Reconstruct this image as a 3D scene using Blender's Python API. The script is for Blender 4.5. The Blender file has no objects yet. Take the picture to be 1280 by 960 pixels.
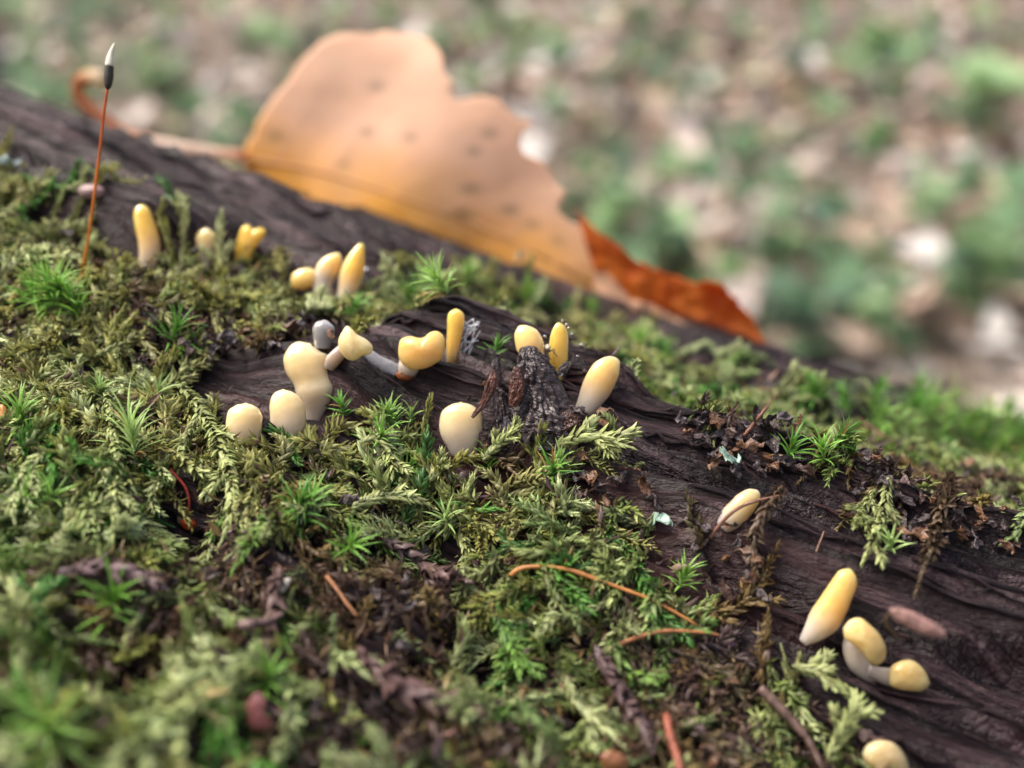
import bpy, math
import numpy as np
from mathutils import Vector

sc = bpy.context.scene
S = 0.001                                   # everything below is laid out in millimetres
rng = np.random.default_rng(7)

# ------------------------------------------------------------------ camera
PITCH = math.radians(25.0)
CAMH = 330.0
FOCUS = 62.0
FSTOP = 22.5
cam = bpy.data.cameras.new("camera")
cam.sensor_width = 36.0
cam.lens = 36.0 * 1372.0 / 1280.0
cam.clip_start = 0.004
cam.clip_end = 500.0
cam.dof.use_dof = True
cam.dof.focus_distance = (FOCUS - 1.0) * S
cam.dof.aperture_fstop = FSTOP
camo = bpy.data.objects.new("camera", cam)
camo.location = (0, 0, CAMH * S)
camo.rotation_euler = (math.pi / 2 - PITCH, 0, 0)
sc.collection.objects.link(camo)
sc.camera = camo

# ------------------------------------------------------------------ sky, sun, exposure (overcast woodland)
SUN_EL, SUN_AZ = math.radians(60), math.radians(282)
world = bpy.data.worlds.new("World")
sc.world = world
world.use_nodes = True
wn = world.node_tree
bg = wn.nodes["Background"]
sky = wn.nodes.new("ShaderNodeTexSky")
sky.sky_type = 'NISHITA'
sky.sun_disc = False
sky.sun_elevation = SUN_EL
sky.sun_rotation = SUN_AZ
sky.air_density = 0.8
sky.dust_density = 8.0
sky.ozone_density = 0.0
wn.links.new(sky.outputs[0], bg.inputs[0])
bg.inputs[1].default_value = 0.13
sl = bpy.data.lights.new("sun", 'SUN')
sl.energy = 1.2
sl.angle = math.radians(35)
sl.color = (1.0, 0.97, 0.93)
so = bpy.data.objects.new("sun", sl)
d_ = Vector((math.sin(SUN_AZ) * math.cos(SUN_EL), math.cos(SUN_AZ) * math.cos(SUN_EL), math.sin(SUN_EL)))
so.rotation_euler = d_.to_track_quat('Z', 'Y').to_euler()
sc.collection.objects.link(so)
sc.view_settings.view_transform = 'Standard'
sc.view_settings.look = 'None'
sc.view_settings.gamma = 1.0
sc.view_settings.exposure = 1.22
sc.view_settings.use_curve_mapping = False
sc.cycles.use_denoising = True
sc.cycles.max_bounces = 8
sc.cycles.transparent_max_bounces = 8
sc.cycles.caustics_reflective = False
sc.cycles.caustics_refractive = False

# ------------------------------------------------------------------ small maths helpers
FP = 1372.0
Fv = np.array([0, math.cos(PITCH), -math.sin(PITCH)])
Uv = np.array([0, math.sin(PITCH), math.cos(PITCH)])
Rv = np.array([1.0, 0, 0])
Cm = np.array([0, 0, CAMH])
ZUP = np.array([0, 0, 1.0])

def ray(x, y):
    """direction through a pixel of the 1280x960 photograph, camera depth 1"""
    return Fv + (x - 640.0) / FP * Rv + (480.0 - y) / FP * Uv

def at(x, y, d):
    return Cm + d * ray(x, y)

def proj(P):
    q = np.asarray(P) - Cm
    d = q @ Fv
    dd = np.where(d > 1e-3, d, 1e-3)
    return 640 + FP * (q @ Rv) / dd, 480 - FP * (q @ Uv) / dd, d

def unit(v):
    v = np.asarray(v, float)
    return v / np.maximum(np.linalg.norm(v, axis=-1, keepdims=True), 1e-12)

def h2(ix, iy, seed):
    n = (ix.astype(np.int64) * 374761393 + iy.astype(np.int64) * 668265263 + seed * 1442695041) & 0x7fffffff
    n = ((n ^ (n >> 13)) * 1274126177) & 0x7fffffff
    n = ((n ^ (n >> 16)) * 1597334677) & 0x7fffffff
    return (n & 0xffff) / 65535.0

def vn(x, y, seed=0):
    x = np.asarray(x, float); y = np.asarray(y, float)
    x, y = np.broadcast_arrays(x, y)
    x0 = np.floor(x); y0 = np.floor(y)
    fx = x - x0; fy = y - y0
    fx = fx * fx * fx * (fx * (fx * 6 - 15) + 10); fy = fy * fy * fy * (fy * (fy * 6 - 15) + 10)
    a = h2(x0, y0, seed); b = h2(x0 + 1, y0, seed); c = h2(x0, y0 + 1, seed); d = h2(x0 + 1, y0 + 1, seed)
    return (a + (b - a) * fx) * (1 - fy) + (c + (d - c) * fx) * fy

def fbm(x, y, seed=0, o=4):
    s = 0; a = 1.0; t = 0; x = np.asarray(x, float); y = np.asarray(y, float)
    for i in range(o):
        s = s + a * (vn(x, y, seed + 17 * i) - 0.5); t += a; a *= 0.5; x = x * 2.03 + 5.1; y = y * 2.03 + 1.7
    return s / t * 2

def sstep(x, a, b):
    t = np.clip((x - a) / (b - a), 0, 1)
    return t * t * (3 - 2 * t)

def inpoly(x, y, poly):
    x = np.asarray(x); y = np.asarray(y); r = np.zeros(x.shape, bool)
    p = np.asarray(poly, float); n = len(p)
    for i in range(n):
        x1, y1 = p[i]; x2, y2 = p[(i + 1) % n]
        if y1 == y2: continue
        c = ((y1 > y) != (y2 > y)) & (x < (x2 - x1) * (y - y1) / (y2 - y1) + x1)
        r ^= c
    return r

def spline(pts, n):
    p = np.asarray(pts, float)
    q = np.vstack([2 * p[0] - p[1], p, 2 * p[-1] - p[-2]])
    m = len(p) - 1
    t = np.linspace(0, m - 1e-6, n); i = t.astype(int); f = (t - i)[:, None]
    a, b, c, d = q[i], q[i + 1], q[i + 2], q[i + 3]
    return 0.5 * (2 * b + (c - a) * f + (2 * a - 5 * b + 4 * c - d) * f ** 2 + (3 * b - 3 * c + d - a) * f ** 3)

# ------------------------------------------------------------------ object helpers
ORG = {}

def tag(o, label=None, cat=None, group=None, kind=None):
    if label: o["label"] = label
    if cat: o["category"] = cat
    if group: o["group"] = group
    if kind: o["kind"] = kind
    return o

def thing(name, loc, label, cat, group=None):
    o = bpy.data.objects.new(name, None)
    o.empty_display_size = 0.002
    loc = np.asarray(loc, float)
    o.location = tuple(loc * S)
    sc.collection.objects.link(o)
    ORG[o.name] = loc
    return tag(o, label, cat, group)

def mesh_of(name, V, faces, mat, col=None, uv=None, smooth=True, scale=S):
    me = bpy.data.meshes.new(name)
    V = np.asarray(V, float) * scale
    if isinstance(faces, np.ndarray):
        k = faces.shape[1]; nf = len(faces)
        me.vertices.add(len(V)); me.vertices.foreach_set("co", V.astype(np.float32).ravel())
        me.loops.add(nf * k); me.loops.foreach_set("vertex_index", faces.astype(np.int32).ravel())
        me.polygons.add(nf); me.polygons.foreach_set("loop_start", np.arange(0, nf * k, k, dtype=np.int32))
        me.update(calc_edges=True)
    else:
        me.from_pydata([tuple(v) for v in V], [], [tuple(int(i) for i in f) for f in faces])
    if smooth:
        me.polygons.foreach_set("use_smooth", np.ones(len(me.polygons), bool))
    if col is not None:
        c = np.ones((len(V), 4), np.float32); c[:, :3] = col
        a = me.color_attributes.new("Col", 'FLOAT_COLOR', 'POINT'); a.data.foreach_set("color", c.ravel())
    if uv is not None:
        l = me.uv_layers.new(name="grain")
        li = np.empty(len(me.loops), np.int32); me.loops.foreach_get("vertex_index", li)
        l.data.foreach_set("uv", np.asarray(uv, np.float32)[li].ravel())
    me.materials.append(mat)
    me.update()
    return me

def mk(name, V, faces, mat, parent=None, org=None, **kw):
    """one mesh object from world-space millimetre vertices"""
    V = np.asarray(V, float)
    if parent is not None: org = ORG[parent.name]
    elif org is None: org = V.mean(0)
    me = mesh_of(name, V - org, faces, mat, **kw)
    o = bpy.data.objects.new(name, me)
    sc.collection.objects.link(o)
    ORG[o.name] = np.asarray(org, float)
    if parent is not None: o.parent = parent
    else: o.location = tuple(np.asarray(org) * S)
    return o

def grid_faces(n, m, close=False):
    i, j = np.meshgrid(np.arange(n - 1), np.arange(m if close else m - 1), indexing='ij')
    j2 = (j + 1) % m
    return np.stack([i * m + j, i * m + j2, (i + 1) * m + j2, (i + 1) * m + j], -1).reshape(-1, 4)

def tube(P, r, k=6, flat=1.0, up=None):
    """closed tube along points P with radii r -> verts, quads (k-sided, tapered ends)"""
    P = np.asarray(P, float); n = len(P); r = np.broadcast_to(np.asarray(r, float), (n,))
    T = unit(np.gradient(P, axis=0))
    ref = np.array([0.3, 0.2, 0.93]) if up is None else np.asarray(up, float)
    a = unit(np.cross(T, ref)); b = np.cross(T, a)
    th = np.linspace(0, 2 * np.pi, k, endpoint=False)
    V = P[:, None] + r[:, None, None] * (np.cos(th)[None, :, None] * a[:, None] + flat * np.sin(th)[None, :, None] * b[:, None])
    V = np.concatenate([P[:1], V.reshape(-1, 3), P[-1:]])
    f = [tuple(x) for x in (grid_faces(n, k, True) + 1)]
    f += [(0, 1 + (j + 1) % k, 1 + j) for j in range(k)]
    e = 1 + (n - 1) * k
    f += [(e + j, e + (j + 1) % k, len(V) - 1) for j in range(k)]
    return V, f

# ------------------------------------------------------------------ materials
def nodes(name):
    m = bpy.data.materials.new(name); m.use_nodes = True
    t = m.node_tree
    return m, t, t.nodes["Principled BSDF"], t.nodes["Material Output"]

def N(t, kind, **kw):
    n = t.nodes.new(kind)
    for k, v in kw.items(): setattr(n, k, v)
    return n

def colour_mat(name, col=None, rough=0.6, spec=0.4, var=0.25, scale=2000, bump=0.0, bscale=4000, transl=0.0, coat=0.0, sss=0.0, sssr=(1, .5, .25), sssd=0.001, tcol=None):
    """plain colour or the mesh's own 'Col' pigment, mottled by noise, optionally thin and translucent"""
    m, t, p, out = nodes(name)
    tc = N(t, "ShaderNodeTexCoord")
    if col is None:
        a = N(t, "ShaderNodeAttribute", attribute_name="Col"); c = a.outputs["Color"]
    else:
        a = N(t, "ShaderNodeRGB"); a.outputs[0].default_value = (*col, 1); c = a.outputs[0]
    if var:
        n = N(t, "ShaderNodeTexNoise"); n.inputs["Scale"].default_value = scale; n.inputs["Detail"].default_value = 4
        t.links.new(tc.outputs["Object"], n.inputs["Vector"])
        mr = N(t, "ShaderNodeMapRange"); mr.inputs["From Min"].default_value = 0.3; mr.inputs["From Max"].default_value = 0.7
        mr.inputs["To Min"].default_value = 1 - var; mr.inputs["To Max"].default_value = 1 + var
        t.links.new(n.outputs["Fac"], mr.inputs["Value"])
        mx = N(t, "ShaderNodeVectorMath", operation='SCALE')
        t.links.new(c, mx.inputs[0]); t.links.new(mr.outputs[0], mx.inputs["Scale"]); c = mx.outputs[0]
    t.links.new(c, p.inputs["Base Color"])
    p.inputs["Roughness"].default_value = rough
    p.inputs["Specular IOR Level"].default_value = spec
    p.inputs["Coat Weight"].default_value = coat
    p.inputs["Coat Roughness"].default_value = 0.15
    if sss:
        p.inputs["Subsurface Weight"].default_value = sss
        p.inputs["Subsurface Radius"].default_value = sssr
        p.inputs["Subsurface Scale"].default_value = sssd
    if bump:
        n2 = N(t, "ShaderNodeTexNoise"); n2.inputs["Scale"].default_value = bscale; n2.inputs["Detail"].default_value = 5
        t.links.new(tc.outputs["Object"], n2.inputs["Vector"])
        b = N(t, "ShaderNodeBump"); b.inputs["Strength"].default_value = 1.0; b.inputs["Distance"].default_value = bump
        t.links.new(n2.outputs["Fac"], b.inputs["Height"]); t.links.new(b.outputs[0], p.inputs["Normal"])
    if transl:
        tr = N(t, "ShaderNodeBsdfTranslucent"); t.links.new(c, tr.inputs["Color"])
        mix = N(t, "ShaderNodeMixShader"); mix.inputs[0].default_value = transl
        t.links.new(p.outputs[0], mix.inputs[1]); t.links.new(tr.outputs[0], mix.inputs[2]); t.links.new(mix.outputs[0], out.inputs[0])
    return m

def wood_mat():
    m, t, p, out = nodes("wet_rotten_wood")
    uv = N(t, "ShaderNodeUVMap", uv_map="grain")
    def noise(sx, sy, det=5, rough=0.6):
        mp = N(t, "ShaderNodeMapping"); mp.inputs["Scale"].default_value = (sx, sy, 1)
        n = N(t, "ShaderNodeTexNoise"); n.inputs["Scale"].default_value = 1.0; n.inputs["Detail"].default_value = det; n.inputs["Roughness"].default_value = rough
        t.links.new(uv.outputs[0], mp.inputs[0]); t.links.new(mp.outputs[0], n.inputs["Vector"]); return n.outputs["Fac"]
    g = noise(0.06, 2.3, 6, 0.65)
    r = N(t, "ShaderNodeValToRGB")
    e = r.color_ramp.elements
    e[0].position = 0.38; e[0].color = (0.006, 0.003, 0.004, 1)
    e[1].position = 0.64; e[1].color = (0.100, 0.060, 0.066, 1)
    k = r.color_ramp.elements.new(0.5); k.color = (0.022, 0.011, 0.0135, 1)
    t.links.new(g, r.inputs[0])
    # redder rotten streaks
    s = noise(0.02, 0.16, 3)
    mr = N(t, "ShaderNodeMapRange"); mr.inputs["From Min"].default_value = 0.56; mr.inputs["From Max"].default_value = 0.68
    t.links.new(s, mr.inputs["Value"])
    mx = N(t, "ShaderNodeMix", data_type='RGBA'); mx.inputs["B"].default_value = (0.10, 0.034, 0.028, 1)
    t.links.new(mr.outputs[0], mx.inputs["Factor"]); t.links.new(r.outputs[0], mx.inputs["A"])
    ml = N(t, "ShaderNodeMath", operation='MULTIPLY'); ml.inputs[1].default_value = 0.7
    t.links.new(mr.outputs[0], ml.inputs[0]); t.links.new(ml.outputs[0], mx.inputs["Factor"])
    t.links.new(mx.outputs["Result"], p.inputs["Base Color"])
    rr = N(t, "ShaderNodeMapRange"); rr.inputs["To Min"].default_value = 0.2; rr.inputs["To Max"].default_value = 0.58
    t.links.new(noise(0.4, 1.4, 4), rr.inputs["Value"]); t.links.new(rr.outputs[0], p.inputs["Roughness"])
    p.inputs["Specular IOR Level"].default_value = 0.4
    b = N(t, "ShaderNodeBump"); b.inputs["Distance"].default_value = 0.0012
    hm = N(t, "ShaderNodeMath", operation='MULTIPLY_ADD'); hm.inputs[1].default_value = 0.45
    t.links.new(noise(1.1, 5.5, 5, 0.7), hm.inputs[0]); t.links.new(noise(0.16, 2.6, 6, 0.7), hm.inputs[2])
    t.links.new(hm.outputs[0], b.inputs["Height"]); t.links.new(b.outputs[0], p.inputs["Normal"])
    return m

M = {}
M['wood'] = wood_mat()
M['moss'] = colour_mat("moss_leaf", None, rough=0.42, spec=0.45, var=0.18, scale=1500, transl=0.33)
M['jelly'] = colour_mat("jelly_flesh", None, rough=0.15, spec=0.55, var=0.11, scale=900, bump=0.00003, bscale=1500, sss=1.0, sssr=(1.0, 0.88, 0.66), sssd=0.0022, coat=0.2)
M['jelly'].node_tree.nodes['Principled BSDF'].inputs['Transmission Weight'].default_value = 0.22
M['jelly'].node_tree.nodes['Principled BSDF'].inputs['IOR'].default_value = 1.36
M['leaf'] = colour_mat("autumn_leaf", None, rough=0.5, spec=0.35, var=0.10, scale=160, bump=0.00005, bscale=700, transl=0.45)
M['litter'] = colour_mat("leaf_litter", None, rough=0.5, spec=0.5, var=0.2, scale=60, bump=0.0006, bscale=200, transl=0.12)
M['green'] = colour_mat("fresh_leaf", None, rough=0.4, spec=0.5, var=0.15, scale=60, bump=0.0005, bscale=200, transl=0.3)
M['soil'] = colour_mat("forest_soil", (0.13, 0.105, 0.08), rough=0.9, spec=0.2, var=0.5, scale=25, bump=0.006, bscale=60)
M['bark'] = colour_mat("bark_crumb", None, rough=0.3, spec=0.5, var=0.4, scale=1500, bump=0.00012, bscale=3500)
M['fibre'] = colour_mat("dry_fibre", None, rough=0.45, spec=0.4, var=0.2, scale=900, transl=0.1)
M['trunk'] = colour_mat("tree_bark", (0.14, 0.13, 0.115), rough=0.85, spec=0.2, var=0.4, scale=30, bump=0.008, bscale=40)
M['silk'] = colour_mat("white_silk", (0.92, 0.93, 0.95), rough=0.4, var=0.0, transl=0.3)

def glass_mat(name, col, rough, trans):
    m, t, p, out = nodes(name)
    p.inputs["Base Color"].default_value = (*col, 1); p.inputs["Roughness"].default_value = rough
    p.inputs["Transmission Weight"].default_value = trans; p.inputs["IOR"].default_value = 1.34
    return m
M['water'] = glass_mat("water", (1, 1, 1), 0.02, 1.0)
M['slime'] = glass_mat("slime_film", (0.93, 0.95, 1.0), 0.1, 0.75)

# ------------------------------------------------------------------ the log: a cylinder in the world, shaped by h(u, v)
_w, _e = math.radians(20), math.radians(12)
AX = np.array([math.cos(_e) * math.cos(_w), -math.cos(_e) * math.sin(_w), -math.sin(_e)])      # runs near-right and downhill
LR, LT = 95.0, 95.0
_n = unit(np.cross(AX, ray(640, 345))); _n *= np.sign(_n[2])
_f = unit(np.cross(_n, AX)); _f *= np.sign(_f[1])
LO = Cm + LT * _f - LR * _n
_q = at(640, 500, FOCUS) - LO
LO = LO + AX * (_q @ AX)
EZ = unit(_q - AX * (_q @ AX))
EB = np.cross(EZ, AX); EB *= np.sign(EB[1])

def to_uv(P):
    q = np.asarray(P) - LO
    u = q @ AX; a = q @ EZ; b = q @ EB
    return u, np.arctan2(b, a) * LR, np.hypot(a, b) - LR

def surf(u, v, h=0.0):
    u = np.asarray(u, float); v = np.asarray(v, float); th = v / LR; r = LR + np.asarray(h, float)
    return LO + u[..., None] * AX + (r * np.cos(th))[..., None] * EZ + (r * np.sin(th))[..., None] * EB

def radial(v):
    th = np.asarray(v, float) / LR
    return np.cos(th)[..., None] * EZ + np.sin(th)[..., None] * EB

_prof = []
for _y, _d in ((500, 62.0), (560, 61.0), (650, 58.6), (760, 54.5), (860, 50.5), (960, 46.5), (1100, 41.0), (1300, 36.0)):
    _a, _b, _c = to_uv(at(640, _y, _d)); _prof.append((float(_b), float(_c)))
_prof = np.array(sorted(_prof))
_prof = np.vstack([[(-math.pi * LR, _prof[0, 1] - 6.0), (_prof[0, 0] - 30, _prof[0, 1] - 3.0)], _prof, [(_prof[-1, 0] + 6, 0.0), (math.pi * LR, 0.0)]])

def h0(v):
    """cross-section of the log: flattened on the near side"""
    v = np.asarray(v, float)
    return sum(np.interp(v + k, _prof[:, 0], _prof[:, 1]) for k in (-2.0, -1.0, 0.0, 1.0, 2.0)) / 5.0

def pix_uv(x, y):
    """pixel -> (u, v) on the plain cylinder"""
    t = np.arange(25.0, 170.0, 0.1); P = Cm + t[:, None] * ray(x, y)
    u, v, g = to_uv(P); g = g - h0(v); i = int(np.argmax(g < 0))
    if g[i] >= 0: i = int(np.argmin(g))
    return float(u[i]), float(v[i])

# regions of the surface, read off the photograph and kept as maps in (u, v)
MOSS = [(-700, -40), (0, 205), (100, 255), (180, 285), (340, 302), (430, 335), (500, 358), (560, 348), (640, 352), (760, 380), (830, 415),
        (930, 452), (1000, 490), (1100, 508), (1280, 548), (1800, 720), (1800, 860), (1280, 668), (1180, 640), (1060, 590), (960, 548),
        (860, 522), (790, 490), (740, 445), (640, 412), (590, 402), (500, 398), (450, 402), (400, 412), (330, 425), (275, 440), (275, 490),
        (320, 522), (430, 512), (540, 522), (600, 556), (700, 548), (790, 572), (850, 622), (890, 690), (935, 750), (990, 800), (1050, 840),
        (1100, 890), (1150, 965), (1400, 1400), (-700, 1400)]
BROWN = [[(235, 385), (400, 380), (420, 420), (280, 445), (225, 430)], [(690, 555), (800, 575), (830, 640), (700, 610)], [(850, 515), (1010, 520), (1010, 600), (870, 600)],
         [(1060, 555), (1290, 570), (1300, 690), (1080, 660)], [(420, 620), (520, 640), (600, 720), (560, 780), (420, 720)], [(50, 700), (220, 690), (240, 760), (70, 800)],
         [(430, 780), (560, 800), (700, 880), (760, 980), (420, 900)], [(800, 780), (900, 760), (1000, 860), (980, 990), (830, 980)], [(600, 430), (780, 520), (760, 580), (590, 580)],
         [(860, 640), (940, 660), (960, 760), (880, 740)], [(310, 640), (370, 660), (360, 820), (300, 800)], [(330, 860), (470, 900), (420, 1000), (300, 1000)]]
GU0, GU1, GV0, GV1, GD = -170.0, 130.0, -75.0, 75.0, 0.4
_gu = np.arange(GU0, GU1, GD); _gv = np.arange(GV0, GV1, GD)
_gP = surf(np.repeat(_gu[:, None], len(_gv), 1), np.repeat(_gv[None], len(_gu), 0), h0(_gv)[None])
_GX, _GY, _gd = proj(_gP)
_gn = np.cross(np.gradient(_gP, axis=0), np.gradient(_gP, axis=1)); _gn *= np.sign(np.sum(_gn * radial(_gv)[None], -1, keepdims=True))
_vis = (np.sum(_gn * (Cm - _gP), -1) > 0) & (_gd > 5)

def blur(a, n):
    for ax in (0, 1):
        for _ in range(2):
            k = 2 * n + 1
            c = np.cumsum(np.pad(a, [(n + 1, n) if i == ax else (0, 0) for i in (0, 1)], mode='edge'), axis=ax)
            a = (np.take(c, np.arange(k, c.shape[ax]), axis=ax) - np.take(c, np.arange(0, c.shape[ax] - k), axis=ax)) / k
    return a

def region(polys, n):
    m = np.zeros(_GX.shape)
    for p in polys: m = np.maximum(m, (inpoly(_GX, _GY, p) & _vis).astype(float))
    return blur(m, n)

def sample(g, u, v):
    x = np.clip((np.asarray(u) - GU0) / GD, 0, g.shape[0] - 1.001); y = np.clip((np.asarray(v) - GV0) / GD, 0, g.shape[1] - 1.001)
    i = x.astype(int); j = y.astype(int); fx = x - i; fy = y - j
    return (g[i, j] * (1 - fx) + g[i + 1, j] * fx) * (1 - fy) + (g[i, j + 1] * (1 - fx) + g[i + 1, j + 1] * fx) * fy

G_MOSS = region([MOSS], 2)
G_BROWN = 0.78 * region(BROWN, 4)
G_NEAR = region([[(-700, 430), (150, 470), (300, 540), (540, 548), (620, 585), (760, 590), (850, 650), (930, 780), (1040, 880), (1120, 1000), (1300, 1400), (-700, 1400)]], 6)
G_HOLLOW = region([[(262, 432), (330, 436), (420, 470), (500, 480), (620, 520), (700, 560), (600, 545), (500, 505), (430, 500), (340, 505), (285, 480)]], 2)
G_PIT = region([[(190, 600), (260, 605), (280, 660), (240, 690), (175, 660)], [(60, 760), (200, 770), (190, 860), (30, 850)], [(480, 640), (600, 650), (620, 680), (500, 690)],
                [(560, 750), (650, 770), (660, 830), (590, 830)], [(690, 830), (760, 850), (740, 900), (690, 890)]], 3)
G_BAND = region([[(240, 420), (450, 390), (740, 430), (860, 510), (1060, 580), (1300, 660), (1500, 1000), (1120, 990), (900, 720), (780, 585), (600, 570), (320, 530)]], 5)
_ledge = np.array([pix_uv(x, y) for x, y in [(780, 590), (860, 640), (930, 672), (1010, 705), (1080, 738), (1180, 775), (1280, 800), (1500, 880)]])

def hsurf(u, v):
    """radial height of the ground the moss grows on / of the bare wood"""
    u = np.asarray(u, float); v = np.asarray(v, float)
    warp = fbm(u * 0.02, v * 0.05, 5, 2) * 2.0
    g1 = fbm(u * 0.012, (v + warp) * 0.16, 11, 3) * (1 + 0.9 * sstep(v, 10, 24))
    g2 = 1 - np.abs(fbm(u * 0.02, (v + warp) * 0.55, 21, 3)) * 2
    g3 = 1 - np.abs(fbm(u * 0.045 + 3, (v + 0.6 * warp) * 1.15, 31, 3)) * 2.2
    g4 = np.clip(fbm(u * 0.009 + 4, (v + 0.4 * warp) * 0.33, 36, 2) * 3.0, -1, 1)
    h = 1.4 * g1 + 1.2 * g2 + 1.6 * g3 + 0.55 * g4 - 0.9
    h = h + 0.16 * fbm(u * 0.35, v * 1.8, 41, 3)
    vl = np.interp(u, _ledge[:, 0], _ledge[:, 1]) + 0.5 * fbm(u * 0.06, u * 0, 51, 3)
    k = sstep(vl - v, -0.1, 0.5) * sstep(u, _ledge[0, 0] - 2, _ledge[0, 0] + 6)
    h = h - 2.8 * k
    vl2 = vl - 7.5 + 0.8 * fbm(u * 0.05, u * 0 + 7, 52, 3)
    h = h - 1.3 * sstep(vl2 - v, -0.1, 0.6) * sstep(u, _ledge[0, 0], _ledge[0, 0] + 10)
    m = sample(G_MOSS, u, v)
    near = sample(G_NEAR, u, v)
    h = h - 0.9 * (1 - m) * sample(G_BAND, u, v)
    h = h * (1 - 0.6 * m) + m * (-2.6 + 1.2 * fbm(u * 0.16, v * 0.16, 61, 3))
    h = h + m * near * (0.5 + 1.6 * fbm(u * 0.09, v * 0.09, 71, 2))
    h = h - 3.0 * sample(G_HOLLOW, u, v) - 3.0 * sample(G_PIT, u, v)
    return h + h0(v)

def hit(x, y, extra=0.0):
    """where the ray through a pixel meets the log; returns point and camera depth"""
    t = np.arange(28.0, 175.0, 0.2)
    P = Cm + t[:, None] * ray(x, y)
    u, v, r = to_uv(P)
    g = r - hsurf(u, v) - extra
    i = np.argmax(g < 0)
    if g[i] >= 0: i = int(np.argmin(g)); return P[i], t[i]
    f = g[i - 1] / (g[i - 1] - g[i]) if i else 0
    tt = t[i - 1] + f * 0.2
    return Cm + tt * ray(x, y), tt

# log mesh: fine where the camera looks, coarse elsewhere
def axis_samples(lo, a, b, hi, fine, k):
    left = a - np.geomspace(fine * 2, a - lo, k)[::-1]; right = b + np.geomspace(fine * 2, hi - b, k)
    return np.concatenate([left, np.arange(a, b, fine), right])
us = axis_samples(-900, -110, 70, 1000, 0.6, 34)
vs = np.concatenate([np.linspace(-math.pi * LR, -44, 80)[:-1], np.arange(-44, 44, 0.185), np.linspace(44, math.pi * LR, 80)[1:-1]])
UU, VV = np.meshgrid(us, vs, indexing='ij')
HH = hsurf(UU, VV)
LP = surf(UU, VV, HH)
nu, nv = UU.shape
log = thing("fallen_log", surf(np.array(0.), np.array(-math.pi * LR)), "dark wet rotting log crossing the picture, patched with moss", "log")
lf = grid_faces(nu, nv, True)[:, ::-1]
ends = []
LPV = LP.reshape(-1, 3)
mk("wood_body", LPV, lf, M['wood'], log, uv=np.stack([UU.ravel(), VV.ravel()], -1))
for name, row, du in (("broken_end", 0, -1), ("broken_end", nu - 1, 1)):
    ring = LP[row]; c = ring.mean(0); rings = [ring]
    for k, s in enumerate((0.8, 0.55, 0.3, 0.1)):
        q = c + (ring - c) * s
        q = q + AX * (du * (6 + 14 * rng.random((nv, 1))) * (1 - s * 0.5)); rings.append(q)
    EV = np.concatenate(rings); ff = grid_faces(5, nv, True)
    mk(name, EV, ff if du > 0 else ff[:, ::-1], M['wood'], log, uv=np.stack([EV[:, 0] * 0.3, EV[:, 2]], -1))

# loose fibres split off the bare wood, running with the grain
_k = 0
while _k < 240:
    u = rng.uniform(-95, 60); v = rng.uniform(-42, 40)
    x, y, d = proj(surf(np.array(u), np.array(v), h0(np.array(v))))
    if not (-40 < x < 1320 and 100 < y < 990) or sample(G_MOSS, u, v) > 0.3 or (sample(G_BAND, u, v) < 0.3 and rng.random() < 0.6): continue
    L = rng.uniform(3, 15); n = 14; uu = u + np.linspace(-L / 2, L / 2, n); vv = v + 0.25 * np.cumsum(rng.standard_normal(n)) / 3 
    hh = hsurf(uu, vv); hh = np.maximum(hh, np.convolve(np.pad(hh, 2, mode='edge'), np.ones(5) / 5, 'valid')) + 0.05
    P = surf(uu, vv, hh + rng.uniform(0, 0.5) * np.abs(np.linspace(-1, 1, n)) ** 4)
    V, f = tube(P, rng.uniform(0.07, 0.24) * np.sin(np.linspace(0.15, math.pi - 0.15, n)) ** 0.6, 5, flat=0.55, up=radial(np.array(v)))
    w0 = rng.uniform(0, 40)
    mk("wood_fibre", V, f, M['wood'], log, uv=np.stack([to_uv(V)[0] + w0, to_uv(V)[1] + w0], -1)); _k += 1

# ------------------------------------------------------------------ moss
GREENS = np.array([(0.32, 0.40, 0.12), (0.25, 0.35, 0.09), (0.42, 0.48, 0.19), (0.18, 0.32, 0.07), (0.36, 0.39, 0.10), (0.31, 0.43, 0.16)])
YELLOWS = np.array([(0.38, 0.38, 0.11), (0.33, 0.34, 0.09), (0.42, 0.42, 0.17), (0.30, 0.36, 0.12)])
DEEPS = np.array([(0.06, 0.17, 0.03), (0.08, 0.20, 0.035), (0.05, 0.13, 0.03)])
BROWNS = np.array([(0.11, 0.068, 0.045), (0.085, 0.055, 0.045), (0.14, 0.10, 0.06), (0.07, 0.048, 0.045), (0.17, 0.12, 0.05)])
STEM = np.array((0.13, 0.075, 0.035))

def leaf_rows(base, d, o, L, W, cup, bend):
    """8-vertex cupped leaf blades: base (n,3), axis d, outward o -> (n,8,3)"""
    s = unit(np.cross(d, o)); o2 = unit(np.cross(s, d))
    d2 = unit(d + o2 * bend[:, None])
    L = L[:, None]; W = W[:, None]; c = (cup * W[:, 0])[:, None]
    m1 = base + d * (0.38 * L); m2 = m1 + d2 * (0.36 * L)
    tip = m2 + unit(d2 + o2 * bend[:, None]) * (0.34 * L)
    return np.stack([base, m1 + s * W - o2 * c * 0.6, m1 + o2 * c, m1 - s * W - o2 * c * 0.6,
                     m2 + s * W * 0.48 - o2 * c * 0.3, m2 + o2 * c * 0.5, m2 - s * W * 0.48 - o2 * c * 0.3, tip], 1)

LEAF_T4 = np.array([(0, 1, 2), (0, 2, 3), (1, 4, 2), (2, 4, 3)])
LEAF_T = np.array([(0, 1, 2), (0, 2, 3), (1, 4, 2), (2, 4, 5), (2, 5, 6), (2, 6, 3), (4, 7, 5), (5, 7, 6)])

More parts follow.
